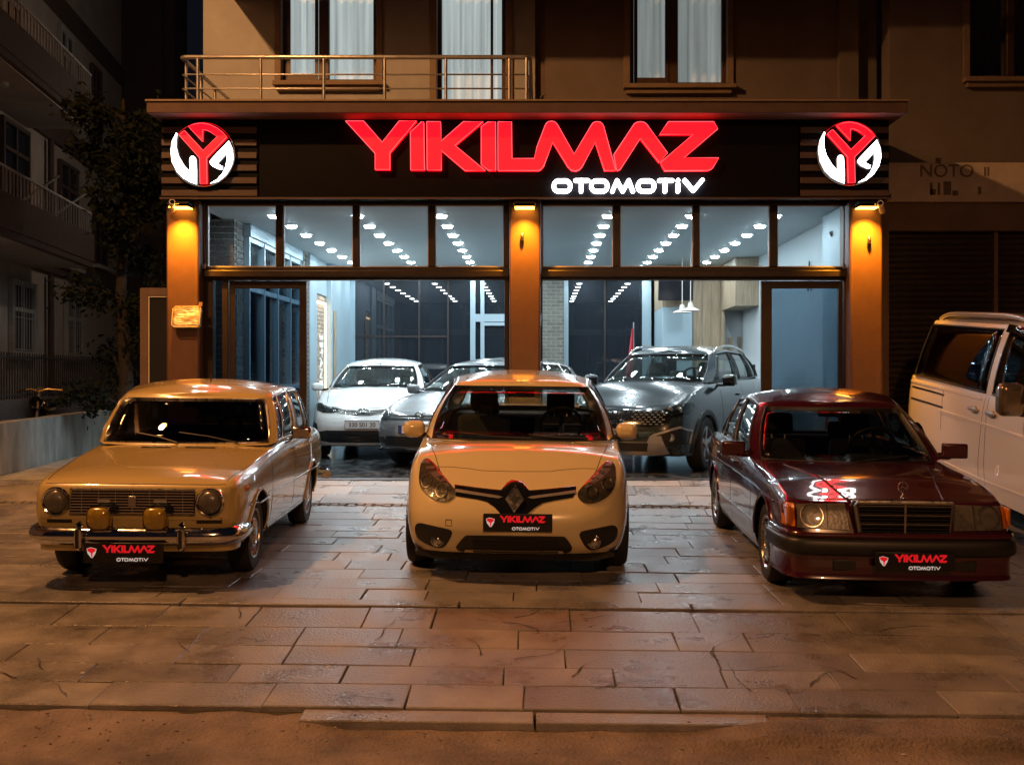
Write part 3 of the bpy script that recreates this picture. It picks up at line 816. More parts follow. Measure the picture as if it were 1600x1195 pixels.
# ------------------------------------------------------------------ 2: white saloon in the middle
FX = lambda x, y, u=207.0: (((600+x/3.319)-809)/u, 1.28-((560+y/3.319)-585)/u+.315)
def make_fluence():
    S = dict(L=4.62, W=1.81, ground=1, paint='fluence', step=.04,
      plan=[(0,0),(.30,.01),(.61,.05),(.795,.175),(.862,.40),(.892,.75),(.905,1.3),(.905,2.4),(.89,3.4),(.83,4.2),(.70,4.52),(.4,4.61),(0,4.62)],
      sec=[(0,.05,.10,-.08),(.08,.03,.06,-.06),(.2,.015,.03,-.02),(.35,.004,.012,0),(.5,.0,.02,0),(.62,.004,.045,0),(.74,.010,.085,0),(.86,.022,.15,-.02),(.94,.043,.22,-.04),(1,.072,.30,-.07)],
      zbot=[(0,.24),(.5,.22),(1.5,.2),(3.2,.2),(4.62,.3)],
      zsh=[(0,.765),(.1,.79),(.3,.832),(.6,.898),(.9,.932),(1.2,.957),(1.8,1.015),(3.2,1.075),(4.0,1.08),(4.62,1.02)],
      crown=[(0,0),(.12,.012),(.3,.032),(.6,.056),(.9,.06),(1.2,.045),(3.4,.04),(4.5,.02),(4.62,0)], cpow=2.6, fall=.95,
      arches=[(.92,.335,.372),(3.62,.335,.372)], hole=(1.20,3.85), floor=.2,
      regions=side_regions((1.48,2.55,3.4), .08, 1.14, 3.95), mats={})
    c = Car('white_saloon_car', 'cream white saloon parked in front of the middle column, diamond badge on nose', S, (-.187, 8.36, 0), R(.0))
    c.cabin([('windshield', 8, (0,1.06,.985), (0,1.84,1.445)), ('pillar', 2, (.745,1.24,.985), (.59,1.97,1.438)),
      ('win1', 5, (.81,1.42,1.015), (.605,2.08,1.445)), ('pillar', 1, (.815,2.46,1.075), (.635,2.52,1.47)),
      ('win2', 5, (.815,2.56,1.075), (.635,2.60,1.47)), ('pillar', 3, (.79,3.40,1.09), (.60,3.25,1.44)),
      ('rear_glass', 6, (.70,3.88,1.09), (.54,3.36,1.425)), (None, 0, (0,4.0,1.09), (0,3.44,1.425))],
      g=(.02,.94), bulge=.04, roof_crown=.075, glass_mat='glass', trim='black', trim_r=.009)
    # grille band with the badge niche
    g = [(365,672),(500,684),(612,692),(640,662),(665,650),(705,650),(730,662),(758,692),(870,684),(1005,672),(1000,706),(985,722),(880,738),(830,748),(790,770),(755,798),(725,810),(645,810),(612,798),(580,768),(540,745),(490,735),(378,722)]
    gr = c.patch('grille', [FX(*p) for p in g], M['black_gloss'], off=.008, depth=.03, smooth=60)
    b1 = c.patch('grille_blade', [FX(*p) for p in [(375,690),(600,716),(622,722),(600,728),(500,716),(372,702)]], M['silver_trim'], off=.016, depth=.014, parent=gr)
    b2 = c.patch('grille_blade', [FX(*p) for p in [(1000,690),(775,716),(752,722),(775,728),(875,716),(1002,702)]], M['silver_trim'], off=.016, depth=.014, parent=gr)
    def diamond(k): return [FX(685, 730-62*k), FX(685+48*k, 730), FX(685, 730+62*k), FX(685-48*k, 730)]
    o = c.patch('badge', diamond(1.0), M['dull_chrome'], off=.036, depth=.03, parent=gr); c.patch('badge_core', diamond(.42), M['black'], off=.039, depth=.01, parent=gr)
    f = MB(); 
    for s_ in (1, -1):
        hl = [(160,590),(178,568),(200,564),(235,585),(275,618),(320,652),(362,684),(378,702),(374,724),(350,744),(318,752),(270,746),(225,728),(190,702),(168,664)]
        P = [FX(*p) for p in hl]; P = [(s_*x, z) for x, z in P]
        h = c.patch('headlight', P, M['lamp_cave'], off=.008, depth=.03, round_=1)
        lens = c.patch('headlight_lens', P, M['lens'], off=.016, depth=.012, round_=1, parent=h, dome=.012)
        br = c.patch('headlight_brow', [(s_*x, z) for x, z in [FX(*p) for p in [(180,576),(205,578),(262,612),(340,676),(330,682),(255,648),(190,606)]]], M['silver_trim'], off=.008, depth=.008, parent=h)
        for k, (x, y, r) in enumerate(((215,668,30),(300,706,32))):
            px, pz = FX(x, y); rr = r/3.319/207
            for f_ in (.9,): c.line([(s_*px+rr*f_*math.cos(a), pz+rr*f_*math.sin(a)) for a in [2*math.pi*q_/24 for q_ in range(25)]], 'f', .006, M['dull_chrome'], 'lamp_ring', parent=h, raised=.010)
        fg = [(160,905),(166,884),(182,868),(215,866),(340,884),(362,892),(368,910),(340,965),(318,990),(290,998),(240,985),(185,962),(165,940)]
        F = c.patch('fog_recess', [(s_*x, z) for x, z in [FX(*p) for p in fg]], M['black'], off=.008, depth=.03, round_=1)
        px, pz = FX(288, 948); q, n = c.front(s_*px, pz); mb = MB(); mb.lathe([(.048,.01),(.05,-.012),(.042,-.016),(.038,-.006),(.02,-.012),(.001,-.014)], 24, 'y'); ob = mb.build('fog_lamp', M['reflector'], F, 60); ob.location = q + Vector((0,-.004,0))
    li = [(382,990),(390,970),(425,925),(445,912),(935,912),(955,925),(985,970),(985,992),(965,1012),(900,1020),(690,1026),(480,1020),(405,1010)]
    lo = c.patch('lower_grille', [FX(*p) for p in li], M['black'], off=.008, depth=.03, round_=1)
    mb = MB()
    for k in range(5):
        z = FX(0, 930+k*19)[1]; P = []
        for j in range(11):
            x = -.40+.08*j
            if abs(x) < .40 - .0*k: P.append(c.front(x, z)[0] + Vector((0,-.012,0)))
        mb.tube(P, .005, 6)
    mb.build('grille_bars', M['seam'], lo, 60)
    lip = c.patch('bumper_lip', [FX(*p) for p in [(150,990),(210,1020),(340,1040),(690,1048),(1030,1040),(1160,1020),(1220,990),(1215,1050),(1100,1075),(280,1075),(160,1050)]], M['black'], off=.007, depth=.02)
    c.lines([('f', [FX(*p) for p in [(255,603),(340,602),(440,608),(500,615),(685,617),(870,615),(930,608),(1030,602),(1115,603)]]),
             ('f', [FX(*p) for p in [(332,838),(362,838),(362,868),(332,868),(332,838)]]),
             ('t', [(.60,.42),(.70,.8),(.745,1.16)]), ('t', [(-.60,.42),(-.70,.8),(-.745,1.16)]),
             ('r', [(1.46,.3),(1.48,1.0)]), ('r', [(2.55,.3),(2.55,1.06)]), ('l', [(1.46,.3),(1.48,1.0)]), ('l', [(2.55,.3),(2.55,1.06)])], w=.006)
    p = c.plate(0, .5, .515, .135, 0); q, n = c.front(.015, .49); p.location = q + Vector((0,-.022,0)); 
    c.mirror(.935, 1.56, 1.045, .19, .145, .12, c.paint, (.82, 1.52, 1.0, .022, 'black'), tilt=.25, soft=.055)
    c.wiper([(.1,1.005),(-.2,1.015),(-.5,1.035)], r=.008); c.wiper([(.58,1.005),(.3,1.015),(.08,1.035)], r=.008)
    c.wheel(.92, .885, .335, .335, .205, '10', .21); c.wheel(3.62, .885, .335, .335, .205, '10', .21)
    c.interior(1.68, .97, .70, [(-.37,2.40,1.13),(.37,2.40,1.13)], (.37,1.98,1.06,.19), rear=(3.3,1.09), shelf=(3.4,3.95,1.06), mirror=(1.93,1.35))
    for x in (-.58,.58):
        r_ = MB(); r_.tube([c.top(x*.88, y)[0]+Vector((0,0,.002)) for y in (2.15,2.5,2.9,3.2)], .006, 6); r_.build('roof_strip', M['black'], c.root, 60)
    return c
# ------------------------------------------------------------------ 3: burgundy saloon
def make_merc():
    S = dict(L=4.43, W=1.68, ground=1, paint='merc', step=.04,
      plan=[(0,0),(.4,.0),(.70,.03),(.79,.06),(.815,.18),(.83,.6),(.84,1.4),(.84,2.8),(.82,3.7),(.77,4.28),(.70,4.40),(.4,4.43),(0,4.43)],
      sec=[(0,.06,.05,-.05),(.10,.03,.03,-.02),(.25,.008,.01,0),(.42,.0,.0,0),(.60,.0,.03,0),(.80,.012,.06,0),(.93,.03,.085,-.01),(1,.06,.115,-.04)],
      zbot=[(0,.21),(.5,.2),(1.2,.19),(3.2,.2),(4.43,.3)],
      zsh=[(0,.708),(.15,.722),(.35,.748),(.65,.800),(1.0,.828),(1.3,.845),(1.9,.90),(3.1,.935),(3.6,.94),(4.43,.89)],
      crown=[(0,0),(.12,.012),(.35,.016),(.65,.034),(1.3,.034),(3.4,.04),(4.3,.01),(4.43,0)], cpow=3.0, fall=.4,
      arches=[(.80,.305,.35),(3.46,.305,.345)], hole=(1.32,3.52), floor=.2,
      regions=side_regions((1.30,2.30,3.10), .30, 1.30, 3.6) + [('bumper', lambda z, x, y, zz, v, s: z == 'side' and y < .42 and .36 < v < .60 - .05 and zz < .51),
        ('side_cladding', lambda z, x, y, zz, v, s: z == 'side' and .6 < y < 4.0 and v < .30)],
      mats={'side_cladding': 'clad', 'bumper': 'black'})
    M['clad'] = pbr('side_cladding', (.17, .14, .14), .4, .2, coat=.6)
    c = Car('burgundy_saloon_car', 'burgundy saloon with upright chrome grille and amber corner lamps, bonnet star ornament', S, (2.535, 7.86, 0), R(-.5))
    c.cabin([('windshield', 7, (0,1.36,.855), (0,2.0,1.32)), ('pillar', 2, (.71,1.50,.86), (.565,2.08,1.315)),
      ('win1', 5, (.80,1.58,.885), (.605,2.18,1.325)), ('pillar', 1, (.805,2.28,.92), (.635,2.48,1.375)),
      ('win2', 4, (.805,2.36,.92), (.635,2.55,1.375)), ('bar', 1, (.80,2.92,.945), (.62,2.98,1.345)), ('win3', 2, (.80,2.945,.945), (.62,3.0,1.345)), ('pillar', 3, (.795,3.15,.955), (.60,3.08,1.325)),
      ('rear_glass', 6, (.70,3.52,.96), (.56,3.16,1.31)), (None, 0, (0,3.60,.96), (0,3.24,1.31))],
      g=(.03,.93), bulge=.03, roof_crown=.075, glass_mat='glass', trim='black', trim_r=.009, tint={'windshield': 'glass_mid'})
    # radiator shell
    GX = .345; y0 = -.035
    fr = MB()
    P = [(-GX*.9,.475),(-GX*1.0,.70),(-GX*.97,.725),(GX*.97,.725),(GX*1.0,.70),(GX*.9,.475)]
    inn = [(-GX*.83,.50),(-GX*.92,.695),(GX*.92,.695),(GX*.83,.50)]
    outl = [(-GX*.88,.47),(-GX*.99,.70),(-GX*.96,.728),(GX*.96,.728),(GX*.99,.70),(GX*.88,.47)]
    pts = lambda Q, y: [Vector((x, y, z)) for x, z in Q]
    fr.tube(pts(outl + outl[:1], y0+.005), .018, 8, False)
    fr.add([(x, y, z) for y in (y0+.005, .10) for x, z in outl], [(i, (i+1) % 6, 6+(i+1) % 6, 6+i) for i in range(6)])
    go = fr.build('grille_shell', M['dull_chrome'], c.root, 40)
    bk = MB(); bk.prism(inn, y0+.03, y0+.05); bk.prism([(x*1.05, z) for x, z in outl], y0+.052, y0+.06); bk.build('grille_mesh', M['black'], go)
    sl = MB()
    for k in range(10):
        z = .505+k*.021; t = (z-.47)/.23; xx = GX*(.86+.08*t); sl.box(-xx, xx, y0-.002, y0+.028, z-.003, z+.0025)
    sl.build('grille_slats', M['black_gloss'], go)
    s2 = MB()
    for k in (0, 3, 6, 9):
        z = .5145+k*.021; t = (z-.47)/.23; xx = GX*(.86+.08*t); s2.box(-xx, xx, y0-.006, y0+.004, z-.003, z+.002)
    s2.box(-.007,.007,y0-.012,y0+.0,.485,.715); s2.build('grille_bars', M['dull_chrome'], go)
    st = MB(); st.lathe([(.018,0),(.016,.02),(.006,.03),(.006,.05)], 16, 'z', (0,.02,.745)); 
    ring = [(math.cos(a)*.034, .02, .745+.088+math.sin(a)*.034) for a in [2*math.pi*k/24 for k in range(25)]]
    st.tube(ring, .004, 6, False)
    for a in (90, 210, 330): st.tube([(0,.02,.833),(math.cos(R(a))*.033,.02,.833+math.sin(R(a))*.033)], [.006,.002], 6)
    st.build('bonnet_star', M['chrome'], c.root, 60)
    for s_ in (1, -1):
        P = [(s_*.372,.525),(s_*.385,.70),(s_*.715,.69),(s_*.725,.53)]
        h = c.patch('headlight', P, M['reflector'], off=.007, depth=.02); c.patch('headlight_glass', P, M['lens_dirty'], off=.014, depth=.01, parent=h)
        q, n = c.front(s_*.62, .61); c.line([(s_*.62+.076*math.cos(a), .61+.076*math.sin(a)) for a in [2*math.pi*k/32 for k in range(33)]], 'f', .008, M['dull_chrome'], 'headlight_ring', parent=h, raised=.017)
        c.line([(s_*.515,.53),(s_*.515,.69)], 'f', .006, M['black'], 'lens_divider', parent=h, raised=.017)
        ix = [(s_*.735,.535),(s_*.735,.69),(s_*.772,.692),(s_*.80,.685),(s_*.808,.54)]
        ind = c.patch('indicator', ix, M['lens_amber'], off=.006, depth=.02, res=.02)
        mb = MB(); mb.cbox((0,0,0), (.03,.14,.135)); o = mb.build('indicator_side', M['lens_amber'], c.root, bevel=.01); qq, nn = c.side(.17,.612,s_); o.location = qq - Vector((s_*.006,0,0))
        for k in range(4):
            pass
    # bumper bands
    path = chaikin([(-.835,.50),(-.825,.22),(-.79,.03),(-.68,-.05),(0,-.08),(.68,-.05),(.79,.03),(.825,.22),(.835,.50)], 3)
    def band(name, mat, za, zb_, push, lip=.012):
        mb = MB(); rows = []
        prof = [(0,za),(push*.6,za+lip*.6),(push,za+lip*2),(push,zb_-lip*2),(push*.6,zb_-lip*.6),(0,zb_)]
        for i, (x, y) in enumerate(path):
            t = Vector((path[min(i+1,len(path)-1)][0]-path[max(i-1,0)][0], path[min(i+1,len(path)-1)][1]-path[max(i-1,0)][1])).normalized(); n = Vector((t.y, -t.x))
            rows.append([(x+n.x*d, y+n.y*d, z) for d, z in prof])
        mb.grid(rows); return mb.build(name, mat, c.root, 50)
    band('bumper_top', c.paint, .475, .515, .012); band('bumper_strip', M['black'], .355, .475, .03); band('bumper_skirt', c.paint, .19, .355, -.01, .02)
    ch = MB(); ch.tube([(x*1.012, y*1.0-.012, .478) for x, y in path[:14]], .006, 6); ch.tube([(x*1.012, y*1.0-.012, .478) for x, y in path[-14:]], .006, 6); ch.build('bumper_trim', M['dull_chrome'], c.root, 60)
    lg = MB(); lg.box(-.5,.5,-.055,-.02,.25,.33); lg.build('air_intake', M['black'], c.root, bevel=.01)
    c.plate(.045, .335, .55, .13, -.135)
    c.lines([('t', [(.70,.10),(.745,.7),(.75,1.3)]), ('t', [(-.70,.10),(-.745,.7),(-.75,1.3)]), ('r', [(1.30,.42),(1.30,.85)]), ('l', [(1.30,.25),(1.30,.88)]), ('l', [(2.30,.25),(2.30,.92)]), ('l', [(3.10,.6),(3.0,.93)]),
             ('f', [(-.73,.715),(-.36,.722)]), ('f', [(.36,.722),(.73,.715)])], w=.007)
    c.lines([('l', [(.48,.66),(1.3,.70),(2.3,.72),(3.2,.72),(4.1,.70)]), ('r', [(.48,.66),(1.3,.70),(2.3,.72)])], 'waist_line', c.paint, .012, raised=.007)
    c.lines([('l', [(1.18,.415),(2.1,.415),(3.08,.415)])], 'side_moulding', M['dull_chrome'], .016, raised=.008)
    c.lines([('t', [(.335,.10),(.40,.5),(.52,1.0),(.57,1.27)]), ('t', [(-.335,.10),(-.40,.5),(-.52,1.0),(-.57,1.27)])], 'bonnet_ridge', c.paint, .022, raised=.008)
    for s_, ax in ((1,'r'), (-1,'l')):
        for ya, za, ra in S['arches']:
            c.line([(ya+ra*1.03*math.cos(a), za+ra*1.03*math.sin(a)) for a in [R(2+176*k/20) for k in range(21)]], ax, .028, c.paint, 'arch_lip', raised=.012)
        for y, d in ((2.16,'front_door'), (3.0,'rear_door')):
            p, n = c.side(y, .79, s_); h = MB(); h.cbox(p+n*.018, (.02,.17,.028)); h.build('door_handle', M['black'], c.panels.get((d, s_), c.root), bevel=.008)
    c.mirror(.935, 1.62, .955, .20, .125, .10, c.paint, (.80, 1.62, .91, .03, 'merc'), tilt=.05, soft=.018)
    c.wiper([(.0,.875),(.22,.885),(.50,.91)], r=.007)
    c.wheel(.80, .80, .305, .305, .185, 'dish', .205, mats=('dull_chrome', 'rubber')); c.wheel(3.46, .795, .305, .305, .185, 'dish', .205, mats=('dull_chrome', 'rubber'))
    c.interior(1.72, .86, .68, [(-.36,2.45,1.0),(.36,2.45,1.0)], (.36,2.05,.94,.20), rear=(3.1,1.0), shelf=(3.1,3.5,.95), mirror=(2.05,1.24))
    return c
# ------------------------------------------------------------------ modern cars in the showroom
def modern(name, label, spec, loc, rz, paint):
    S = dict(L=spec['L'], W=spec['W'], paint=paint, step=.05, cat='car', group=None,
      plan=[(x*spec['W']/1.8, y) for x, y in spec['plan']], sec=spec['sec'], zbot=[(0,.22),(.6,.2),(3,.2),(spec['L'],.3)],
      zsh=spec['zsh'], crown=[(0,0),(.12,.02),(.5,.055),(1.2,.07),(spec['L']-.6,.04),(spec['L'],0)], cpow=2.6, fall=.9,
      arches=[(spec['fa'],.33,.37),(spec['ra'],.33,.37)], hole=spec['hole'], floor=.2,
      regions=side_regions((1.5,2.55,3.4), .1, spec['hole'][0]-.06, spec['hole'][1]+.1))
    c = Car(name, label, S, loc, rz)
    return c
PLAN = [(0,0),(.32,.01),(.60,.07),(.76,.2),(.83,.42),(.87,.75),(.895,1.3),(.90,2.4),(.885,3.2)]
SEC = [(0,.05,.08,-.06),(.1,.03,.04,-.04),(.25,.01,.01,0),(.42,.0,.0,0),(.58,.0,.02,0),(.72,.01,.06,0),(.86,.03,.13,-.02),(.94,.055,.19,-.03),(1,.09,.27,-.06)]
def make_corolla():
    sp = dict(L=4.62, W=1.775, plan=PLAN+[(.83,4.2),(.70,4.5),(.4,4.6),(0,4.62)], sec=SEC, fa=.95, ra=3.65, hole=(1.18,3.8),
      zsh=[(0,.80),(.2,.85),(.6,.93),(1.2,1.02),(1.8,1.04),(3.2,1.06),(4.62,1.02)])
    c = modern('white_showroom_car', 'white saloon inside the showroom beside the lit brick niche', sp, (-2.66, 16.75, 0), R(0), 'corolla')
    c.cabin([('windshield', 7, (0,1.10,1.06), (0,1.95,1.45)), ('pillar', 2, (.68,1.26,1.06), (.53,2.05,1.44)), ('win1', 4, (.77,1.46,1.06), (.58,2.15,1.45)), ('pillar', 1, (.79,2.5,1.07), (.60,2.55,1.485)),
      ('win2', 4, (.79,2.58,1.07), (.60,2.6,1.485)), ('pillar', 2, (.77,3.4,1.08), (.57,3.3,1.45)), ('rear_glass', 5, (.68,3.85,1.08), (.52,3.4,1.43)), (None, 0, (0,3.95,1.08), (0,3.45,1.43))],
      bulge=.03, roof_crown=.075, trim='black')
    for s_ in (1, -1):
        P = [(s_*x, z) for x, z in [(.30,.715),(.45,.70),(.62,.70),(.74,.735),(.785,.80),(.77,.845),(.70,.85),(.55,.79),(.42,.755)]]
        h = c.patch('headlight', P, M['reflector'], off=.007, depth=.02); c.patch('headlight_lens', P, M['lens'], off=.012, depth=.01, parent=h)
        c.line([(s_*.10,.725),(s_*.3,.74),(s_*.5,.775)], 'f', .022, M['chrome'], 'chrome_bar', raised=.012); c.line([(s_*.10,.675),(s_*.3,.695),(s_*.46,.715)], 'f', .02, M['chrome'], 'chrome_bar', raised=.012)
        c.patch('fog_trim', [(s_*.70,.46),(s_*.80,.44),(s_*.79,.56),(s_*.72,.54)], M['black'], off=.008)
    em = MB(); 
    for rx, rz_, dz in ((.085,.058,0),(.03,.054,0),(.062,.022,.02)): em.tube([(rx*math.cos(a), 0, rz_*math.sin(a)+dz) for a in [2*math.pi*k/24 for k in range(25)]], .008, 6, False)
    o = em.build('badge', M['chrome'], c.root, 60); q, n = c.front(0,.71); o.location = q + Vector((0,-.02,0))
    c.patch('upper_grille', [(-.10,.66),(-.3,.70),(-.3,.73),(0,.70),(.3,.73),(.3,.70),(.10,.66)], M['black'], off=.008, depth=.02)
    g = c.patch('lower_grille', [(-.80,.40),(-.78,.30),(-.5,.255),(.5,.255),(.78,.30),(.80,.40),(.55,.44),(-.55,.44)], M['black'], off=.008, depth=.02)
    for z in (.30,.34,.38): c.line([(-.55,z),(0,z),(.55,z)], 'f', .012, M['black_gloss'], 'grille_bar', raised=.012, parent=g)
    c.line([(-.80,.235),(-.5,.215),(0,.21),(.5,.215),(.80,.235)], 'f', .05, M['silver_trim'], 'bumper_lip', raised=.012)
    p = c.plate(0, .5, .52, .125, 0,'plain', text='330 S01 20'); q, n = c.front(.0,.53); p.location = q+Vector((0,-.02,0))
    c.mirror(.97,1.55,1.08,.20,.13,.13,c.paint,(.80,1.5,1.04,.02,'black'), tilt=.2, soft=.05)
    c.lines([('f', [(-.62,.80),(-.3,.775),(0,.765),(.3,.775),(.62,.80)]), ('t', [(.60,.42),(.70,1.16)]), ('t', [(-.60,.42),(-.70,1.16)])])
    c.wiper([(.1,1.075),(-.2,1.085),(-.5,1.1)]); c.wiper([(.55,1.075),(.3,1.085),(.05,1.1)])
    c.wheel(.95,.87,.33,.33,.2,'10',.21); c.wheel(3.65,.87,.33,.33,.2,'10',.21)
    c.interior(1.75,1.04,.68,[(-.37,2.4,1.14),(.37,2.4,1.14)],(.37,2.0,1.09,.19), mat='seat_grey', rear=(3.3,1.1), shelf=(3.35,3.9,1.06), mirror=(2.0,1.37))
    return c
def make_golf():
    sp = dict(L=4.26, W=1.80, plan=PLAN+[(.85,3.8),(.76,4.15),(.4,4.25),(0,4.26)], sec=SEC, fa=.86, ra=3.48, hole=(1.1,3.9),
      zsh=[(0,.78),(.2,.83),(.6,.90),(1.2,.99),(1.8,1.03),(3.2,1.06),(4.26,1.06)])
    c = modern('grey_hatchback_car', 'grey hatchback in the showroom, partly behind the middle column', sp, (-1.69, 15.1, 0), R(-27), 'golf')
    c.cabin([('windshield', 7, (0,1.02,1.03), (0,1.80,1.44)), ('pillar', 2, (.68,1.18,1.03), (.54,1.9,1.43)), ('win1', 4, (.77,1.4,1.04), (.59,2.0,1.44)), ('pillar', 1, (.79,2.4,1.06), (.62,2.45,1.47)),
      ('win2', 4, (.79,2.48,1.06), (.62,2.5,1.47)), ('bar', 1, (.78,3.15,1.08), (.61,3.1,1.455)), ('win3', 2, (.78,3.18,1.08), (.61,3.13,1.455)), ('pillar', 2, (.75,3.6,1.1), (.59,3.45,1.43)), ('rear_glass', 5, (.66,4.0,1.1), (.55,3.72,1.4)), (None, 0, (0,4.1,1.1), (0,3.8,1.4))],
      bulge=.03, roof_crown=.07, trim={'*': 'black', 'win1': 'dull_chrome', 'win2': 'dull_chrome', 'win3': 'dull_chrome'})
    c.patch('grille', [(-.50,.655),(-.50,.735),(.50,.735),(.50,.655)], M['black'], off=.008, depth=.02)
    for z in (.675,.715): c.line([(-.5,z),(0,z),(.5,z)], 'f', .012, M['chrome'], 'grille_bar', raised=.014)
    for s_ in (1, -1):
        P = [(s_*x, z) for x, z in [(.50,.655),(.66,.64),(.77,.67),(.80,.76),(.77,.80),(.68,.79),(.52,.745)]]
        h = c.patch('headlight', P, M['reflector'], off=.007, depth=.02); c.patch('headlight_lens', P, M['lens'], off=.012, depth=.01, parent=h)
        c.patch('fog_recess', [(s_*.52,.33),(s_*.80,.36),(s_*.80,.44),(s_*.55,.42)], M['black'], off=.008)
    em = MB(); em.tube([(.068*math.cos(a), 0, .068*math.sin(a)) for a in [2*math.pi*k/28 for k in range(29)]], .009, 6, False)
    em.tube([(-.05,0,.045),(-.018,0,-.0),(0,0,.028),(.018,0,0),(.05,0,.045)], .006, 6); em.tube([(-.058,0,.015),(-.025,0,-.055),(0,0,-.01),(.025,0,-.055),(.058,0,.015)], .006, 6)
    o = em.build('badge', M['chrome'], c.root, 60); q, n = c.front(0,.70); o.location = q+Vector((0,-.025,0))
    g = c.patch('lower_grille', [(-.55,.30),(-.50,.44),(.50,.44),(.55,.30)], M['black'], off=.008, depth=.02)
    c.line([(-.75,.29),(-.5,.275),(0,.27),(.5,.275),(.75,.29)], 'f', .018, M['chrome'], 'chrome_strip', raised=.01)
    c.patch('bumper_lip', [(-.80,.27),(-.8,.22),(.8,.22),(.8,.27)], M['black'], off=.008)
    p = c.plate(0, .5, .52, .115, 0,'eu', text='B2 184'); q, n = c.front(0,.535); p.location = q+Vector((0,-.02,0))
    c.mirror(.98,1.45,1.06,.19,.14,.12,c.paint,(.80,1.42,1.02,.02,'black'), tilt=.2, soft=.05)
    c.lines([('f', [(-.62,.79),(-.3,.76),(0,.755),(.3,.76),(.62,.79)]), ('t', [(.62,.42),(.70,1.08)]), ('t', [(-.62,.42),(-.70,1.08)]), ('r', [(1.5,.3),(1.5,.95)]), ('r', [(2.5,.3),(2.5,1.0)])])
    c.wiper([(.1,1.045),(-.2,1.055),(-.5,1.075)])
    sr = MB(); sr.grid([[c.top(x, y)[0]+Vector((0,0,.006)) for x in (-.42,-.2,0,.2,.42)] for y in (1.95,2.3,2.7)]); sr.build('sunroof', M['black_gloss'], c.root, 60)
    c.wheel(.86,.87,.325,.325,.2,'10',.21); c.wheel(3.48,.87,.325,.325,.2,'10',.21)
    c.interior(1.65,1.02,.68,[(-.37,2.3,1.12),(.37,2.3,1.12)],(.37,1.92,1.07,.19), mat='seat_grey', rear=(3.2,1.1), shelf=(3.3,3.9,1.04), mirror=(1.87,1.36))
    return c
def make_fiat():
    sp = dict(L=4.39, W=1.80, plan=PLAN+[(.85,3.9),(.76,4.28),(.4,4.38),(0,4.39)], sec=SEC, fa=.88, ra=3.52, hole=(1.12,4.0),
      zsh=[(0,.84),(.2,.885),(.6,.97),(1.2,1.06),(1.8,1.09),(3.2,1.13),(4.39,1.14)])
    c = modern('teal_grey_car', 'dark teal grey hatchback with roof rails inside the showroom', sp, (1.00, 14.52, 0), R(-26), 'fiat'); c.root.scale = (1.05, 1.05, 1.07)
    c.cabin([('windshield', 7, (0,1.06,1.09), (0,1.86,1.50)), ('pillar', 2, (.69,1.22,1.09), (.55,1.96,1.49)), ('win1', 4, (.78,1.44,1.10), (.60,2.06,1.50)), ('pillar', 1, (.80,2.45,1.12), (.63,2.5,1.535)),
      ('win2', 4, (.80,2.53,1.12), (.63,2.55,1.535)), ('bar', 1, (.79,3.2,1.14), (.62,3.2,1.515)), ('win3', 2, (.79,3.23,1.14), (.62,3.23,1.515)), ('pillar', 2, (.75,3.75,1.17), (.60,3.55,1.47)), ('rear_glass', 5, (.66,4.1,1.16), (.55,3.8,1.44)), (None, 0, (0,4.2,1.16), (0,3.86,1.44))],
      bulge=.03, roof_crown=.07, trim='black')
    g = c.patch('grille', [(-.62,.62),(-.66,.72),(-.5,.765),(0,.775),(.5,.765),(.66,.72),(.62,.62),(.4,.57),(-.4,.57)], M['black_gloss'], off=.008, depth=.02)
    mb = MB()
    for r_ in range(6):
        for k in range(17):
            x = -.56+k*.07+(r_ % 2)*.035; z = .60+r_*.028
            if abs(x) < .57 and not (abs(x) < .16 and .63 < z < .74):
                q, n = c.front(x, z); mb.cbox(q+Vector((0,-.012,0)), (.034,.014,.012))
    mb.build('grille_studs', M['dull_chrome'], g)
    t = text_obj('FIAT', .125, M['chrome'], 'badge_lettering', c.root, .006, bold=.001); q, n = c.front(0,.64); t.location = q+Vector((0,-.03,0)); t.scale = (.62,1,1.05)
    for s_ in (1, -1):
        P = [(s_*x, z) for x, z in [(.44,.735),(.55,.70),(.70,.69),(.79,.72),(.825,.80),(.80,.855),(.70,.845),(.56,.79)]]
        h = c.patch('headlight', P, M['black_gloss'], off=.007, depth=.02); c.patch('headlight_lens', P, M['lens'], off=.014, depth=.01, parent=h)
        for x in (.60,.70):
            q, n = c.front(s_*x,.765); mb = MB(); mb.lathe([(.042,0),(.04,-.01),(.03,-.004),(.001,-.002)], 20, 'y'); o = mb.build('lamp_bowl', M['reflector'], h, 60); o.location = q+Vector((0,-.004,0))
        F = c.patch('fog_recess', [(s_*.45,.45),(s_*.74,.54),(s_*.80,.50),(s_*.78,.36),(s_*.60,.33)], M['black'], off=.008)
        c.lines([('f', [(s_*.44,.46),(s_*.74,.56),(s_*.82,.51),(s_*.80,.36)])], 'fog_trim', M['silver_trim'], .03, raised=.015)
        q, n = c.front(s_*.66,.44); mb = MB(); mb.lathe([(.045,0),(.046,-.014),(.036,-.012),(.001,-.008)], 20, 'y'); o = mb.build('fog_lamp', M['reflector'], F, 60); o.location = q+Vector((0,-.004,0))
    c.patch('skid_plate', [(-.62,.24),(-.55,.46),(-.42,.46),(-.38,.38),(.38,.38),(.42,.46),(.55,.46),(.62,.24),(.45,.22),(-.45,.22)], M['silver_trim'], off=.024, depth=.04)
    c.patch('lower_grille', [(-.37,.27),(-.40,.375),(.40,.375),(.37,.27)], M['black'], off=.032, depth=.03)
    p = c.plate(0, .5, .52, .115, 0,'plain', text='34 FS 417'); q, n = c.front(0,.49); p.location = q+Vector((0,-.02,0))
    c.mirror(.99,1.48,1.12,.19,.15,.12,M['black_gloss'],(.81,1.45,1.06,.02,'black'), tilt=.2, soft=.05)
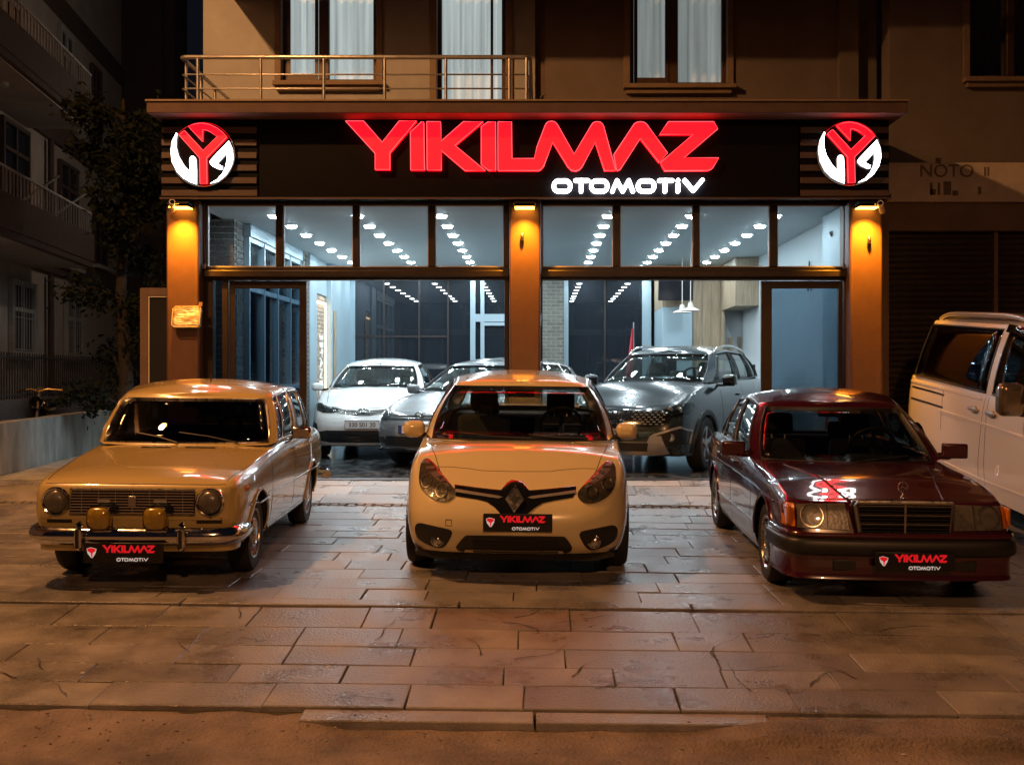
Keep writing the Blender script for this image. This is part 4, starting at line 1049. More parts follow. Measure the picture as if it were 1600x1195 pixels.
    for s_ in (1, -1):
        mb = MB(); P = [c.top(s_*.60, y)[0] for y in (1.98,2.1,2.6,3.1,3.5,3.62)]; mb.tube(chaikin([tuple(p+Vector((0,0,d))) for p, d in zip(P, (0,.045,.06,.06,.05,0))], 2), .016, 8); mb.build('roof_rail', M['chrome'], c.root, 60)
        for ya, za, ra in c.S['arches']:
            c.line([(ya+ra*1.07*math.cos(a), za+ra*1.07*math.sin(a)) for a in [R(-12+204*k/20) for k in range(21)]], 'r' if s_ > 0 else 'l', .075, M['black'], 'arch_cladding', raised=.015)
        c.line([(1.3,.27),(2.2,.26),(3.1,.27)], 'r' if s_ > 0 else 'l', .10, M['black'], 'sill_cladding', raised=.012)
        q, n = c.side(2.3,.93,s_); h = MB(); h.cbox(q+n*.02, (.025,.18,.03)); h.build('door_handle', c.paint, c.root, bevel=.01)
    c.lines([('f', [(-.62,.84),(-.3,.80),(0,.79),(.3,.80),(.62,.84)]), ('t', [(.62,.42),(.70,1.1)]), ('t', [(-.62,.42),(-.70,1.1)]), ('r', [(1.5,.35),(1.5,1.0)]), ('r', [(2.5,.35),(2.5,1.05)]), ('r', [(3.3,.7),(3.2,1.08)])])
    c.wiper([(.1,1.105),(-.2,1.115),(-.5,1.135)]); c.wiper([(.55,1.105),(.3,1.115),(.05,1.14)])
    c.wheel(.88,.875,.335,.335,.2,'5',.215); c.wheel(3.52,.875,.335,.335,.2,'5',.215)
    c.interior(1.7,1.07,.68,[(-.37,2.35,1.16),(.37,2.35,1.16)],(.37,1.96,1.12,.19), mat='seat_grey', rear=(3.3,1.15), shelf=(3.4,4.0,1.1), mirror=(1.93,1.42))
    return c
# ------------------------------------------------------------------ white minibus on the right
def make_van():
    S = dict(L=4.9, W=1.90, ground=1, paint='van', step=.05, cat='van',
      plan=[(0,0),(.4,.02),(.70,.12),(.86,.34),(.92,.7),(.95,1.2),(.95,4.0),(.94,4.7),(.90,4.86),(.5,4.9),(0,4.9)],
      sec=[(0,.05,.08,-.03),(.15,.02,.03,0),(.35,.0,.0,0),(.6,.0,.01,0),(.8,.006,.06,0),(.93,.02,.13,0),(1,.035,.2,0)],
      zbot=[(0,.26),(.6,.24),(4.9,.28)], zsh=[(0,.95),(.3,1.06),(.8,1.17),(1.2,1.22),(4.9,1.24)],
      crown=[(0,0),(.2,.03),(.8,.05),(4.9,0)], cpow=2.6, fall=.8, arches=[(.95,.345,.40),(4.34,.345,.40)], hole=(.9,4.95), floor=.22,
      regions=[('front_door', lambda z, x, y, zz, v, s: z == 'side' and 1.42 < y < 2.42 and v > .08), ('sliding_door', lambda z, x, y, zz, v, s: z == 'side' and 2.42 < y < 3.5 and v > .08), ('bonnet', lambda z, x, y, zz, v, s: z == 'cap' and y < .85 and s < .95)])
    c = Car('white_minibus', 'white minibus with dark side windows parked in front of the roller shutter', S, (5.40, 8.80, 0), R(1.0))
    # nose-down on the ramp
    c.cabin([('windshield', 6, (0,.72,1.20), (0,1.55,1.83)), ('pillar', 2, (.80,.92,1.20), (.70,1.68,1.83)), ('win1', 5, (.905,1.20,1.21), (.755,1.86,1.84)), ('pillar', 2, (.925,2.36,1.22), (.775,2.30,1.885)),
      ('win2', 8, (.925,2.52,1.22), (.775,2.46,1.89)), ('pillar', 3, (.915,4.55,1.24), (.765,4.38,1.87)), ('rear_glass', 5, (.82,4.84,1.25), (.70,4.62,1.84)), (None, 0, (0,4.88,1.25), (0,4.66,1.84))],
      g=(.03,.93), bulge=.025, roof_crown=.10, glass_mat='glass_dark', trim='black', trim_r=.012, tint={'win1': 'glass_mid'})
    c.root.scale = (1, 1, 1.05)
    for s_ in (-1, 1):
        ax = 'r' if s_ > 0 else 'l'
        mb = MB(); P = [c.top(s_*.70, y)[0] for y in (1.95,2.1,2.5,3.2,3.9,4.25,4.4)]; mb.tube(chaikin([tuple(p+Vector((0,0,d))) for p, d in zip(P, (.0,.05,.065,.065,.065,.05,0))], 2), .023, 8); mb.build('roof_rail', M['silver_trim'], c.root, 60)
        c.lines([(ax, [(1.40,.36),(1.40,1.15)]), (ax, [(2.44,.36),(2.44,1.2)]), (ax, [(2.60,.36),(2.52,1.2)]), (ax, [(2.6,.36),(3.42,.36)]), (ax, [(3.62,.75),(3.62,1.2)]), (ax, [(4.68,.6),(4.66,1.2)])])
        c.lines([(ax, [(1.1,.92),(2.4,.94),(3.7,.95)]), (ax, [(1.3,.42),(2.4,.40),(3.5,.42)]), (ax, [(2.6,1.17),(3.6,1.18),(4.7,1.18)])], 'body_crease', c.paint, .03, raised=.008)
        c.lines([(ax, [(3.58,1.115),(4.0,1.12),(4.62,1.12)]), (ax, [(3.58,.985),(4.0,.99),(4.62,.99)])], 'door_rail', M['black'], .022, raised=.002)
        c.line([(.95+.415*math.cos(a), .345+.415*math.sin(a)) for a in [R(-2+184*k/20) for k in range(21)]], ax, .04, c.paint, 'arch_lip', raised=.014)
        for y in (2.30, 2.72):
            q, n = c.side(y,1.06,s_); h = MB(); h.cbox(q+n*.03, (.03,.19,.035)); h.cbox(q+n*.012, (.02,.06,.075)); h.build('door_handle', M['silver_trim'], c.root, bevel=.012)
        mb = MB(); mb.cbox((0,0,0), (.24,.16,.29)); o = mb.build('door_mirror', M['mirror_orange'], c.root, 60); o.location = (s_*1.13, 1.50, 1.27)
        md = o.modifiers.new('round', 'BEVEL'); md.width = .06; md.segments = 4; o.data.shade_smooth()
        ar = MB(); ar.cbox((-s_*.14,.03,-.10), (.10,.10,.10)); ar.build('mirror_arm', M['black'], o, bevel=.02)
        q, n = c.side(1.02,.86,s_); mb = MB(); mb.cbox(q, (.02,.11,.05)); mb.build('side_marker', M['lens_amber'], c.root, bevel=.008)
        # wind deflector over the front door window
        P = [(.905+.02,1.25,1.26),(.84,1.62,1.6),(.775,1.88,1.85),(.79,2.1,1.88),(.79,2.3,1.885)]
        mb = MB(); mb.grid([[(s_*(x+.028), y, z+.015) for x, y, z in P], [(s_*(x+.034), y+.06, z-.06) for x, y, z in P]]); o = mb.build('wind_deflector', M['black_gloss'], c.root, 60); o.modifiers.new('thickness', 'SOLIDIFY').thickness = .004
        h = c.patch('headlight', [(s_*.50,.78),(s_*.55,.94),(s_*.80,.98),(s_*.86,.9),(s_*.82,.78)], M['reflector'], off=.008)
    c.patch('grille', [(-.48,.78),(-.48,.92),(.48,.92),(.48,.78)], M['black'], off=.008); c.patch('lower_grille', [(-.6,.38),(-.55,.52),(.55,.52),(.6,.38)], M['black'], off=.008)
    c.wheel(.95,.93,.335,.335,.215,'5',.225); c.wheel(4.34,.93,.335,.335,.215,'5',.225)
    c.interior(1.5,1.2,.80,[(-.45,2.3,1.36),(.45,2.3,1.36)],(.45,1.85,1.26,.2), mat='seat', rear=(3.6,1.36))
    c.wiper([(.1,1.225),(-.3,1.24),(-.6,1.27)])
    return c
M['lamp_cave'] = pbr('lamp_interior', (.12, .11, .095), .35, .3, coat=.5, noise=.6, nscale=22, bump=.5, bscale=18)
M['mirror_orange'] = paint('mirror_cover', (.20, .17, .13), .2, .7)

# ================================================================== the place
from mathutils import noise as mnoise
F = 1751.0; CZ = 1.28
def X_(px, Y): return (px-844)/F*Y
def Z_(py, Y): return CZ-(py-585)/F*Y
NZ = lambda x, y, z=0: mnoise.noise(Vector((x, y, z)))
GP = [(5.70,-.468),(5.82,-.459),(7.62,-.318),(7.83,-.308),(8.5,-.297),(11.5,-.235),(13.6,0),(40,0)]
def _gz(Y, x=0):                                                 # the pavement: a ramp up to the door, falling slightly to the right
    return _gy(Y) - .012*max(-9, min(9, x))*max(0, min(1, (13.6-Y)/2.1))
gz = _gz
def _gy(Y):
    if Y <= GP[0][0]: return GP[0][1]
    for (a, p), (b, q) in zip(GP, GP[1:]):
        if Y <= b: return p+(q-p)*(Y-a)/(b-a)
    return 0
M['slab'] = pbr('paving_stone', (.25, .228, .215), .34, noise=.5, nscale=2.3, bump=.45, bscale=60, rvar=.18, objrand=.2, world_=True)
M['joint'] = pbr('joint_soil', (.05, .042, .035), .95, noise=.4, nscale=12)
M['road'] = pbr('worn_asphalt', (.24, .185, .16), .85, noise=.62, nscale=2.4, bump=1.0, bscale=55, rvar=.1)
M['dirt'] = pbr('dry_dirt', (.17, .115, .065), .95, noise=.5, nscale=5, bump=.9, bscale=40)
M['marble'] = None
def marble():
    m, nt, b = new_mat('dark_marble'); N = nt.nodes; Lk = nt.links
    tc = N.new('ShaderNodeTexCoord'); n = N.new('ShaderNodeTexNoise'); n.inputs['Scale'].default_value = 1.6; n.inputs['Detail'].default_value = 5; n.inputs['Distortion'].default_value = 1.6
    cr = N.new('ShaderNodeValToRGB'); e = cr.color_ramp.elements
    e[0].position = .47; e[0].color = (.018, .020, .023, 1); e[1].position = .53; e[1].color = (.018, .020, .023, 1)
    k = e.new(.5); k.color = (.22, .24, .25, 1)
    Lk.new(tc.outputs['Object'], n.inputs[0]); Lk.new(n.outputs[0], cr.inputs[0]); Lk.new(cr.outputs[0], b.inputs['Base Color'])
    b.inputs['Roughness'].default_value = .14; return m
M['marble'] = marble()
M['column'] = pbr('brown_cladding', (.12, .058, .034), .55, noise=.15, nscale=8, bump=.04, bscale=90)
M['frame'] = pbr('dark_bronze_frame', (.017, .010, .009), .42, .1, rvar=.08)
M['fascia'] = pbr('black_composite', (.0035, .0032, .005), .5, spec=.08, noise=.15, nscale=2)
M['slat'] = pbr('brown_slat', (.062, .038, .031), .5, noise=.25, nscale=9, stretch=(1, 6, 6))
M['ledge'] = pbr('brown_plaster', (.085, .05, .042), .8, noise=.25, nscale=4, bump=.15)
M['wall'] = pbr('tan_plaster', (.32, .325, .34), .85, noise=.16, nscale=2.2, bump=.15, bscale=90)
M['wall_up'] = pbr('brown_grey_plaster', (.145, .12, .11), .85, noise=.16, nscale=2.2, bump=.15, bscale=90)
M['wall_dark'] = pbr('brown_paint', (.15, .10, .08), .85, noise=.2, nscale=3, bump=.1, bscale=90)
M['trim'] = pbr('window_surround', (.20, .145, .105), .8, noise=.15, bump=.1)
M['wood_frame'] = pbr('brown_window_frame', (.06, .032, .02), .5, noise=.25, nscale=12)
M['ceiling'] = pbr('white_ceiling', (.72, .765, .785), .6, noise=.04, nscale=.8)
M['in_wall'] = pbr('pale_wall', (.42, .46, .48), .7, noise=.06, nscale=1.5)
M['blue_wall'] = pbr('pale_blue_panel', (.28, .38, .44), .45, noise=.05, nscale=2)
M['blue_frame'] = pbr('grey_blue_frame', (.28, .37, .43), .4, .1)
M['night_glass'] = pbr('night_glass', (.016, .020, .026), .0, spec=.75)
M['brick_dark'] = pbr('grey_brick', (.10, .093, .09), .85, noise=.3, nscale=15, bump=.5, bscale=60, objrand=.25)
M['brick_pale'] = pbr('pale_brick', (.13, .13, .112), .85, noise=.25, nscale=15, bump=.4, bscale=60, objrand=.2)
M['brick_warm'] = pbr('warm_brick', (.42, .33, .25), .85, noise=.3, nscale=15, bump=.5, bscale=60, objrand=.25)
M['mortar'] = pbr('mortar', (.34, .34, .31), .95, noise=.2, nscale=20)
def wood():
    m = pbr('oak_board', (.34, .265, .18), .55, noise=.42, nscale=3.2, stretch=(9, 9, .55), objrand=.15); return m
M['oak'] = wood()
M['concrete'] = pbr('stained_concrete', (.30, .30, .275), .8, noise=.5, nscale=2.4, bump=.5, bscale=30, rvar=.15, stretch=(1.6, 1.6, .55))
M['far_wall'] = pbr('grey_brown_plaster', (.42, .36, .31), .9, noise=.2, nscale=1.6)
M['far_band'] = pbr('dark_brown_band', (.085, .055, .045), .9, noise=.2)
M['far_white'] = pbr('dirty_white', (.42, .40, .37), .8, noise=.2)
M['far_glass'] = pbr('dark_window', (.02, .022, .026), .12, spec=.6)
M['iron'] = pbr('dark_iron', (.06, .05, .045), .55, .4)
M['shutter'] = pbr('shutter_slat', (.050, .036, .034), .5, .35, noise=.3, nscale=6, objrand=.2)
M['panel_sign'] = pbr('weathered_sign', (.50, .42, .36), .75, noise=.25, nscale=3)
M['old_letter'] = pbr('faded_letter', (.14, .105, .08), .8, noise=.3, nscale=20)
M['leaf'] = pbr('dark_leaf', (.009, .013, .008), .75, spec=.1, objrand=.2)
M['bark'] = pbr('bark', (.025, .02, .017), .95, noise=.3, bump=.5)
M['red_led'] = emit('red_letter_face', (1.0, .0007, .0030), 8, (.5, .02, .02))
M['red_side'] = emit('red_letter_side', (1.0, .0008, .004), 4, (.4, .02, .02))
M['red_rim'] = emit('red_letter_edge', (1.0, .09, .12), 1.6, (.4, .1, .1))
M['white_led'] = emit('white_letter_face', (1, 1, 1), 9, (.8, .8, .8))
M['white_side'] = emit('white_letter_side', (1, 1, 1), .8, (.8, .8, .8))
M['downlight'] = emit('downlight_lens', (.80, .94, 1.0), 300)
M['amber_led'] = emit('amber_strip', (1, .42, .05), 14)
M['warm_led'] = emit('warm_strip', (1, .68, .38), 9)
M['sodium'] = emit('sodium_lens', (1, .56, .13), 60)
M['white_plastic'] = pbr('white_plastic', (.55, .52, .48), .4, noise=.1)
M['flag_red'] = pbr('red_cloth', (.45, .03, .05), .85, noise=.2, nscale=8)
M['screen'] = pbr('tv_screen', (.012, .012, .016), .15)
M['brass'] = pbr('brass_pipe', (.55, .38, .15), .3, .9, noise=.2)
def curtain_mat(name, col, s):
    """curtain glowing by itself in place of room light, fold shading streaked into the glow"""
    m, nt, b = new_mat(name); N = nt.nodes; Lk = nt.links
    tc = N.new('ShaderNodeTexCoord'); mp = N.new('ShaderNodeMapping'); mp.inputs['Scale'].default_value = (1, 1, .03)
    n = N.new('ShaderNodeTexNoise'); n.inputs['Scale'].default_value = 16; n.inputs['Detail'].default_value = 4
    mr = N.new('ShaderNodeMapRange'); mr.inputs[1].default_value = .3; mr.inputs[2].default_value = .7; mr.inputs[3].default_value = s*.62; mr.inputs[4].default_value = s*1.12  # shade of the folds painted as streaks in the emission strength
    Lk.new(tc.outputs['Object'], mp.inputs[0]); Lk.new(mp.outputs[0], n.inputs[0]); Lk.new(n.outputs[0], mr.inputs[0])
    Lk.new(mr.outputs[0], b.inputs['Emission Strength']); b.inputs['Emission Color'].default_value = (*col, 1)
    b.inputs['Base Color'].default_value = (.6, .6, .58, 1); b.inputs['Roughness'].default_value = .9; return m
M['curtain'] = curtain_mat('glowing_net_curtain', (.86, .92, .91), .58)
M['curtain2'] = curtain_mat('glowing_blind', (.66, .70, .69), .38)
M['curtain_dark'] = pbr('dark_curtain', (.10, .065, .05), .9, noise=.3, nscale=12, stretch=(1, 1, .05))

# ------------------------------------------------------------------ street lamp (it lights the forecourt; it mirrors in the windscreens)
sl = thing('street_lamp', 'tall street lamp with a lit sodium head beside the road', 'street lamp', (-6.45, 7.4, 0))
mb = MB(); mb.tube([(-1.6,.0,-.6),(-1.6,0,4),(-1.6,0,9.3)], [.10,.08,.06], 14); mb.build('pole', M['iron'], sl, 60)
mb = MB(); mb.tube([(-1.6,0,9.3),(-1.2,0,9.62),(-.5,0,9.7),(0,0,9.62)], .035, 10); mb.build('arm', M['iron'], sl, 60)
mb = MB(); mb.cbox((.1,0,9.62), (.62,.26,.12)); mb.build('lamp_head', M['iron'], sl, bevel=.04)
mb = MB(); mb.lathe([(.17,9.555),(.16,9.52),(.10,9.49),(.001,9.48)], 20, 'z', (.12,0,0)); mb.build('lamp_lens', M['sodium'], sl, 60)
light('sodium_light', 'SPOT', (.12,0,9.30), 3700, (1,.44,.145), sl, .15, (0,0,0), 165, .3)
s2 = dup(sl, (2.5, -10.0, 0), R(90), 'unseen fill lamp added behind the camera, copied from the street lamp')  # lamp copy added out of view to fill in the dim sides
light('added_fill_light', 'SPOT', (0,.12,9.42), 380, (1,.55,.50), s2, .12, (0,0,0), 165, .3)

# ------------------------------------------------------------------ ground
def sheet(name, rows, xs, zf, mat, k='structure'):
    mb = MB(); mb.grid([[(x, y, zf(x, y)) for x in xs] for y in rows]); return kind(mb.build(name, mat, None, 60), k)
gm = MB(); gm.grid([[(x, y, -.66) for x in (-300,-40,0,40,300)] for y in (-300,-20,40,400)]); kind(gm.build('ground', M['road']), 'structure')
lin = lambda a, b, n: [a+(b-a)*i/n for i in range(n+1)]
def roadz(x, y):
    z = -.535-.012*max(-8,min(8,x))+.010*NZ(x*1.3, y*1.3)+.009*NZ(x*4, y*6)+.005*NZ(x*13, y*17)
    e = 5.46+.05*NZ(x*2.2, 7.7)+.03*NZ(x*7, 1.1)                 # broken edge of the old surfacing
    if x > .5: z += .048*sstep((y-e)/.035)*sstep((x-.5)/.8)
    z += .018*sstep((y-5.2)/.5)*(NZ(x*3, y*4)+.6)*.8
    if x < -.9: z += .045*sstep((y-5.25)/.5)*sstep((-.9-x)/.3)
    return z
sheet('road', lin(-6,4.4,30)+lin(4.43,5.80,56), lin(-8,8,260), roadz, M['road'])
mb = MB()
def pavz(x, y): return gz(y, x)-.030
ys = [5.78,5.82,6.4,7.0,7.62,7.83,8.5,9.5,10.5,11.5,12.6,13.58]
kind(MB().grid([[(x, y, pavz(x, y)) for x in lin(-9,10,10)] for y in ys]).build('forecourt_base', M['joint']), 'structure')
pav = kind(bpy.data.objects.new('pavement', None), 'structure'); SC.collection.objects.link(pav)
rs = random.Random(11)
rest = MB()
def slab(x0, x1, y0, y1, lift, tx, ty, mat, name='paving_slab', shear=0, into=None):
    c = .005; zc = lambda x, y: gz(y, x)+lift+tx*(x-(x0+x1)/2)+ty*(y-(y0+y1)/2)
    j = [rs.uniform(-.004,.004) for _ in range(8)]
    P = [(x0+j[0],y0+j[1]),(x1+j[2]+shear,y0+j[3]),(x1+j[4]+shear*.0,y1+j[5]),(x0+j[6],y1+j[7])]
    cx = (x0+x1)/2; cy = (y0+y1)/2
    sg = lambda v: 1 if v > 0 else -1
    top = [(x-c*sg(x-cx), y-c*sg(y-cy)) for x, y in P]
    ox, oy = (cx, cy) if into is None else (0, 0)
    vs = [(x-ox,y-oy,zc(x,y)-.05) for x,y in P]+[(x-ox,y-oy,zc(x,y)-.006) for x,y in P]+[(x-ox,y-oy,zc(x,y)) for x,y in top]
    fs = [(8,9,10,11)]+[(i+4,(i+1)%4+4,(i+1)%4+8,i+8) for i in range(4)]+[(i,(i+1)%4,(i+1)%4+4,i+4) for i in range(4)]
    if into is not None: into.add(vs, fs); return
    m2 = MB(); m2.add(vs, fs); o = m2.build(name, mat, pav); o.location = (cx, cy, 0)
rows = [(5.825,6.155),(6.165,6.455),(6.465,6.785),(6.795,7.155),(7.165,7.615)]
rows += [(7.83+.37*k, 7.83+.37*k+.362) for k in range(10)] + [(11.53,11.83),(11.84,12.14),(12.30,12.78),(12.79,13.25),(13.26,13.58)]
nslab = 0
for r_, (y0, y1) in enumerate(rows):
    x = -8.6+rs.uniform(0,.7); lim0 = X_(-40, y1); lim1 = X_(1640, y1)
    lo = y0 < 11.5
    while x < 9.5:
        w = rs.choice((.45,.62,.74,.82,.90,.98)) if lo else rs.choice((.6,.8,.95,1.1))
        a = (x, x+w-.005, y0, y1, rs.uniform(-.003,.004), rs.gauss(0,.003), rs.gauss(0,.005))
        if lim0 < x+w and x < lim1 and x+w > -6.7: slab(*a, M['slab']); nslab += 1
        else: slab(*a, None, into=rest)
        x += w
kind(rest.build('paving_beyond', M['slab'], pav), 'stuff')
# long edging strip at the step, and the kerb stones by the road
x = -5.4
while x < 5.2:
    w = rs.choice((1.1,1.35,1.6,1.9)); slab(x, x+w-.012, 7.645, 7.80, .012, 0, 0, M['slab'], 'edging_stone'); x += w
x = -1.22
while x < 5.2:
    w = rs.choice((.85,1.0,1.2,1.35)); slab(x, x+w-.012, 5.665+rs.uniform(-.012,.012), 5.812, -.012+rs.uniform(-.006,.004), 0, .02, M['slab'], 'kerb_stone'); x += w
mb = MB()
x = -6.6
while x < 6.4:                                                   # narrow band of small setts at the foot of the ramp
    for y in (12.155, 12.225):
        w = rs.uniform(.055,.09); z = gz(y, x)+rs.uniform(-.004,.004); mb.box(x, x+w, y, y+.06, z-.04, z)
    x += .098
kind(mb.build('sett_band', M['slab'], pav, bevel=0), 'stuff')
cr_ = MB()
for (x, y, a, L_) in [(rs.uniform(-3.2,3.0), rs.choice((rs.uniform(5.9,7.5), rs.uniform(7.9,11))), rs.uniform(0,3.14), rs.uniform(.2,.55)) for _ in range(26)] + [(-1.02,6.9,1.45,.5),(.18,6.3,1.2,.4),(1.05,6.6,1.7,.6),(1.15,6.1,1.9,.5)]:
    p = Vector((x, y)); d = Vector((math.cos(a), math.sin(a))); n_ = int(L_/.035); pts = []
    for k in range(n_+1):
        pts.append(p.copy()); d = (d + Vector((rs.gauss(0,.35), rs.gauss(0,.35)))*.5).normalized(); p = p + d*.035
    vs = []
    for k, q in enumerate(pts):
        t = (pts[min(k+1,n_)]-pts[max(k-1,0)]).normalized(); w_ = Vector((-t.y, t.x))*.0035*(1.3-k/n_)*rs.uniform(.5,1.6)
        for e in (-1, 1): xx, yy = q+w_*e; vs.append((xx, yy, gz(yy, xx)+.0065))
    cr_.add(vs, [(2*k,2*k+1,2*k+3,2*k+2) for k in range(n_)])
kind(cr_.build('paving_cracks', M['joint'], pav), 'stuff')
mb = MB()
for k in range(260):
    x = rs.uniform(-3.6,3.4); y = rs.choice((rs.uniform(4.6,5.75), rs.gauss(5.55,.1))); s = rs.uniform(.002,.007); z = roadz(x, min(5.79,y)) if y < 5.66 else gz(y, x)
    a = rs.uniform(0,3); mb.cbox((x,y,z+s*.3), (s*2,s*1.4,s), Matrix.Rotation(a, 3, 'Z'))
kind(mb.build('gravel', M['slab']), 'stuff')
mb = MB()
for k in range(16):
    y = rs.uniform(5.2,9.5); x = X_(rs.uniform(20,1580), y); z = (gz(y, x) if y > 5.82 else roadz(x, min(5.7,y)))+.006
    a = rs.uniform(0,6); u = Vector((math.cos(a),math.sin(a),.1))*rs.uniform(.012,.03); w = Vector((-math.sin(a),math.cos(a),.25))*.009
    p = Vector((x,y,z)); mb.add([p-u, p-w, p+u, p+w], [(0,1,2,3)])
kind(mb.build('fallen_leaves_litter', M['panel_sign']), 'stuff')
mb = MB(); mb.grid([[(x, y, 0) for x in lin(-30,-4.53,6)] for y in (13.58,20,60)]); kind(mb.build('side_yard', M['concrete']), 'structure')
mb = MB(); mb.grid([[(x, y, 0) for x in lin(4.10,30,6)] for y in (13.58,14.45)]); kind(mb.build('side_pavement', M['slab']), 'structure')

# ------------------------------------------------------------------ the building
B = thing('apartment_building', 'tan apartment building with a lit car showroom on its ground floor', 'building', (0, 15.3, 0))
OFF = Vector((0, 15.3, 0))
def bpart(mb, name, mat, parent=None, **k):
    mb.v = [(x, y-15.3, z) for x, y, z in mb.v]; return mb.build(name, mat, parent or B, **k)
def holes_wall(mb, x0, x1, z0, z1, y0, y1, holes):
    xs = sorted({x0, x1, *[h[0] for h in holes], *[h[1] for h in holes]}); zs = sorted({z0, z1, *[h[2] for h in holes], *[h[3] for h in holes]})
    for a, b in zip(xs, xs[1:]):
        run = None
        for c, d in zip(zs, zs[1:]):
            if any(h[0] <= a and b <= h[1] and h[2] <= c and d <= h[3] for h in holes):
                if run is not None: mb.box(a, b, y0, y1, run, c); run = None
            elif run is None: run = c
        if run is not None: mb.box(a, b, y0, y1, run, z1)
YW = 15.3
W1 = (X_(440,YW), X_(588,YW), Z_(128,YW), 7.2); W2 = (X_(683,YW), X_(790,YW), 4.5, 7.2); W3 = (X_(985,YW), X_(1136,YW), Z_(132,YW), 7.2)
mb = MB(); holes_wall(mb, -4.6, -.07, 4.35, 13, YW, YW+.35, [W1, W2]); bpart(mb, 'wall', M['wall'])
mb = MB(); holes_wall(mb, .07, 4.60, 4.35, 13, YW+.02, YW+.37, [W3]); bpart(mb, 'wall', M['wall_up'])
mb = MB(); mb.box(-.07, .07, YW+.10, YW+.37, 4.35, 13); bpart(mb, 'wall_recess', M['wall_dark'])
YR = 14.75
W4 = (X_(1515,YR), X_(1640,YR), Z_(122,YR), 7.0)
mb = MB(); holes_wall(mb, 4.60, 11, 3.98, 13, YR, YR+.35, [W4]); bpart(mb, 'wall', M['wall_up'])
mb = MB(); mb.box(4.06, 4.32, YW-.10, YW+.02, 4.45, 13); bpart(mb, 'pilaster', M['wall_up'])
mb = MB(); mb.box(-4.6, -4.3, YW+.35, 30, 4.35, 13); mb.box(-4.6,-4.54,13.95,15.65,0,4.35); mb.box(-4.6,-4.3,19.1,30,0,4.35); mb.box(-4.6,-4.3,15.65,19.1,3.2,4.35); bpart(mb, 'wall_left', M['wall'])
mb = MB(); mb.box(-4.3, 11, 29.7, 30, 0, 13); mb.box(-4.6,11,YW,30,13.0,13.2); bpart(mb, 'rear_wall', M['wall'])
# next storey's balcony (above the frame; it throws the slanting shade across the wall)
mb = MB(); mb.box(-4.18, 4.3, 13.6, 15.3, 6.39, 6.55); bpart(mb, 'upper_balcony', M['wall'])
def window(o, mull, ys, cm, dark=False, sash=None, frame=M['wood_frame']):
    x0, x1, z0, z1 = o; fw = .055; Y = ys
    mb = MB(); mb.box(x0, x0+fw, Y, Y+.09, z0, z1); mb.box(x1-fw, x1, Y, Y+.09, z0, z1); mb.box(x0+fw, x1-fw, Y, Y+.09, z0, z0+fw); mb.box(x0+fw, x1-fw, Y, Y+.09, z1-fw, z1)
    for a, b in mull: mb.box(a, b, Y+.003, Y+.087, z0+fw, z1-fw)
    f = bpart(mb, 'window', frame, bevel=.008)
    xs = [x0+fw] + [v for m_ in mull for v in m_] + [x1-fw]
    for k in range(0, len(xs), 2):
        zb = z0+fw
        if sash is not None and k//2 == sash:
            s2 = MB(); s2.box(xs[k]+.002, xs[k+1]-.002, Y-.012, Y-.001, z0+fw-.02, z0+fw+.06); s2.box(xs[k]+.002, xs[k]+.05, Y-.012, Y-.001, z0+fw+.06, z1-fw); s2.box(xs[k+1]-.05, xs[k+1]-.002, Y-.012, Y-.001, z0+fw+.06, z1-fw); bpart(s2, 'sash', frame, f)
        p = MB(); p.box(xs[k], xs[k+1], Y+.04, Y+.046, zb, z1-fw); bpart(p, 'pane', M['glass_win'], f)
    c = MB(); n = int((x1-x0)/.018); rows = []
    for zz in (z0-.1, z1): rows.append([(x0-.05+(x1-x0+.1)*i/n, Y+.20+.028*math.sin(i*.95+1.7*NZ(i*.13,1))+.02*NZ(i*.09,4), zz) for i in range(n+1)])
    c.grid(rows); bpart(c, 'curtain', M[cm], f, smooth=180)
    bx = MB(); bx.box(x0-.3, x1+.3, Y+.55, Y+.6, z0-.2, z1+.2); bpart(bx, 'room_back', M['cabin'] if 'cabin' in M else M['wall_dark'], f)
    return f
M['glass_win'] = glass('window_glass', (.88, .92, .92), .8)
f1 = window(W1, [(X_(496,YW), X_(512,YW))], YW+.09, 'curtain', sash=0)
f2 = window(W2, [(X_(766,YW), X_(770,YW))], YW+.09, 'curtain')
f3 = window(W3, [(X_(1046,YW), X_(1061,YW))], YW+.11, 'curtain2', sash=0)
f4 = window(W4, [(X_(1578,YR), X_(1590,YR))], YR+.09, 'curtain_dark')
mb = MB(); mb.box(X_(768,YW), X_(786,YW), YW+.075, YW+.088, 4.5, 4.98); bpart(mb, 'door_panel', M['white_plastic'], f2)
lf = MB(); r2 = random.Random(4)
for k in range(16):
    a = r2.uniform(0,6.28); c_ = Vector((X_(706,YW)+r2.uniform(-.08,.34), YW+.03, 4.62)); t = Vector((math.cos(a)*.5, -.1-.2*r2.random(), .5+.4*r2.random()))*r2.uniform(.12,.26); w = Vector((-t.z, 0, t.x)).normalized()*.035
    lf.add([c_, c_+t*.5-w, c_+t, c_+t*.5+w], [(0,1,2,3)])
lf.cbox((X_(712,YW), YW+.03, 4.53), (.22,.06,.16))
lf.build('potted_plant', pbr('houseplant', (.22,.26,.16), .6), None); tag(bpy.context.scene.objects['potted_plant'], 'potted plant with pale leaves behind the balcony railing by the lit door', 'plant')
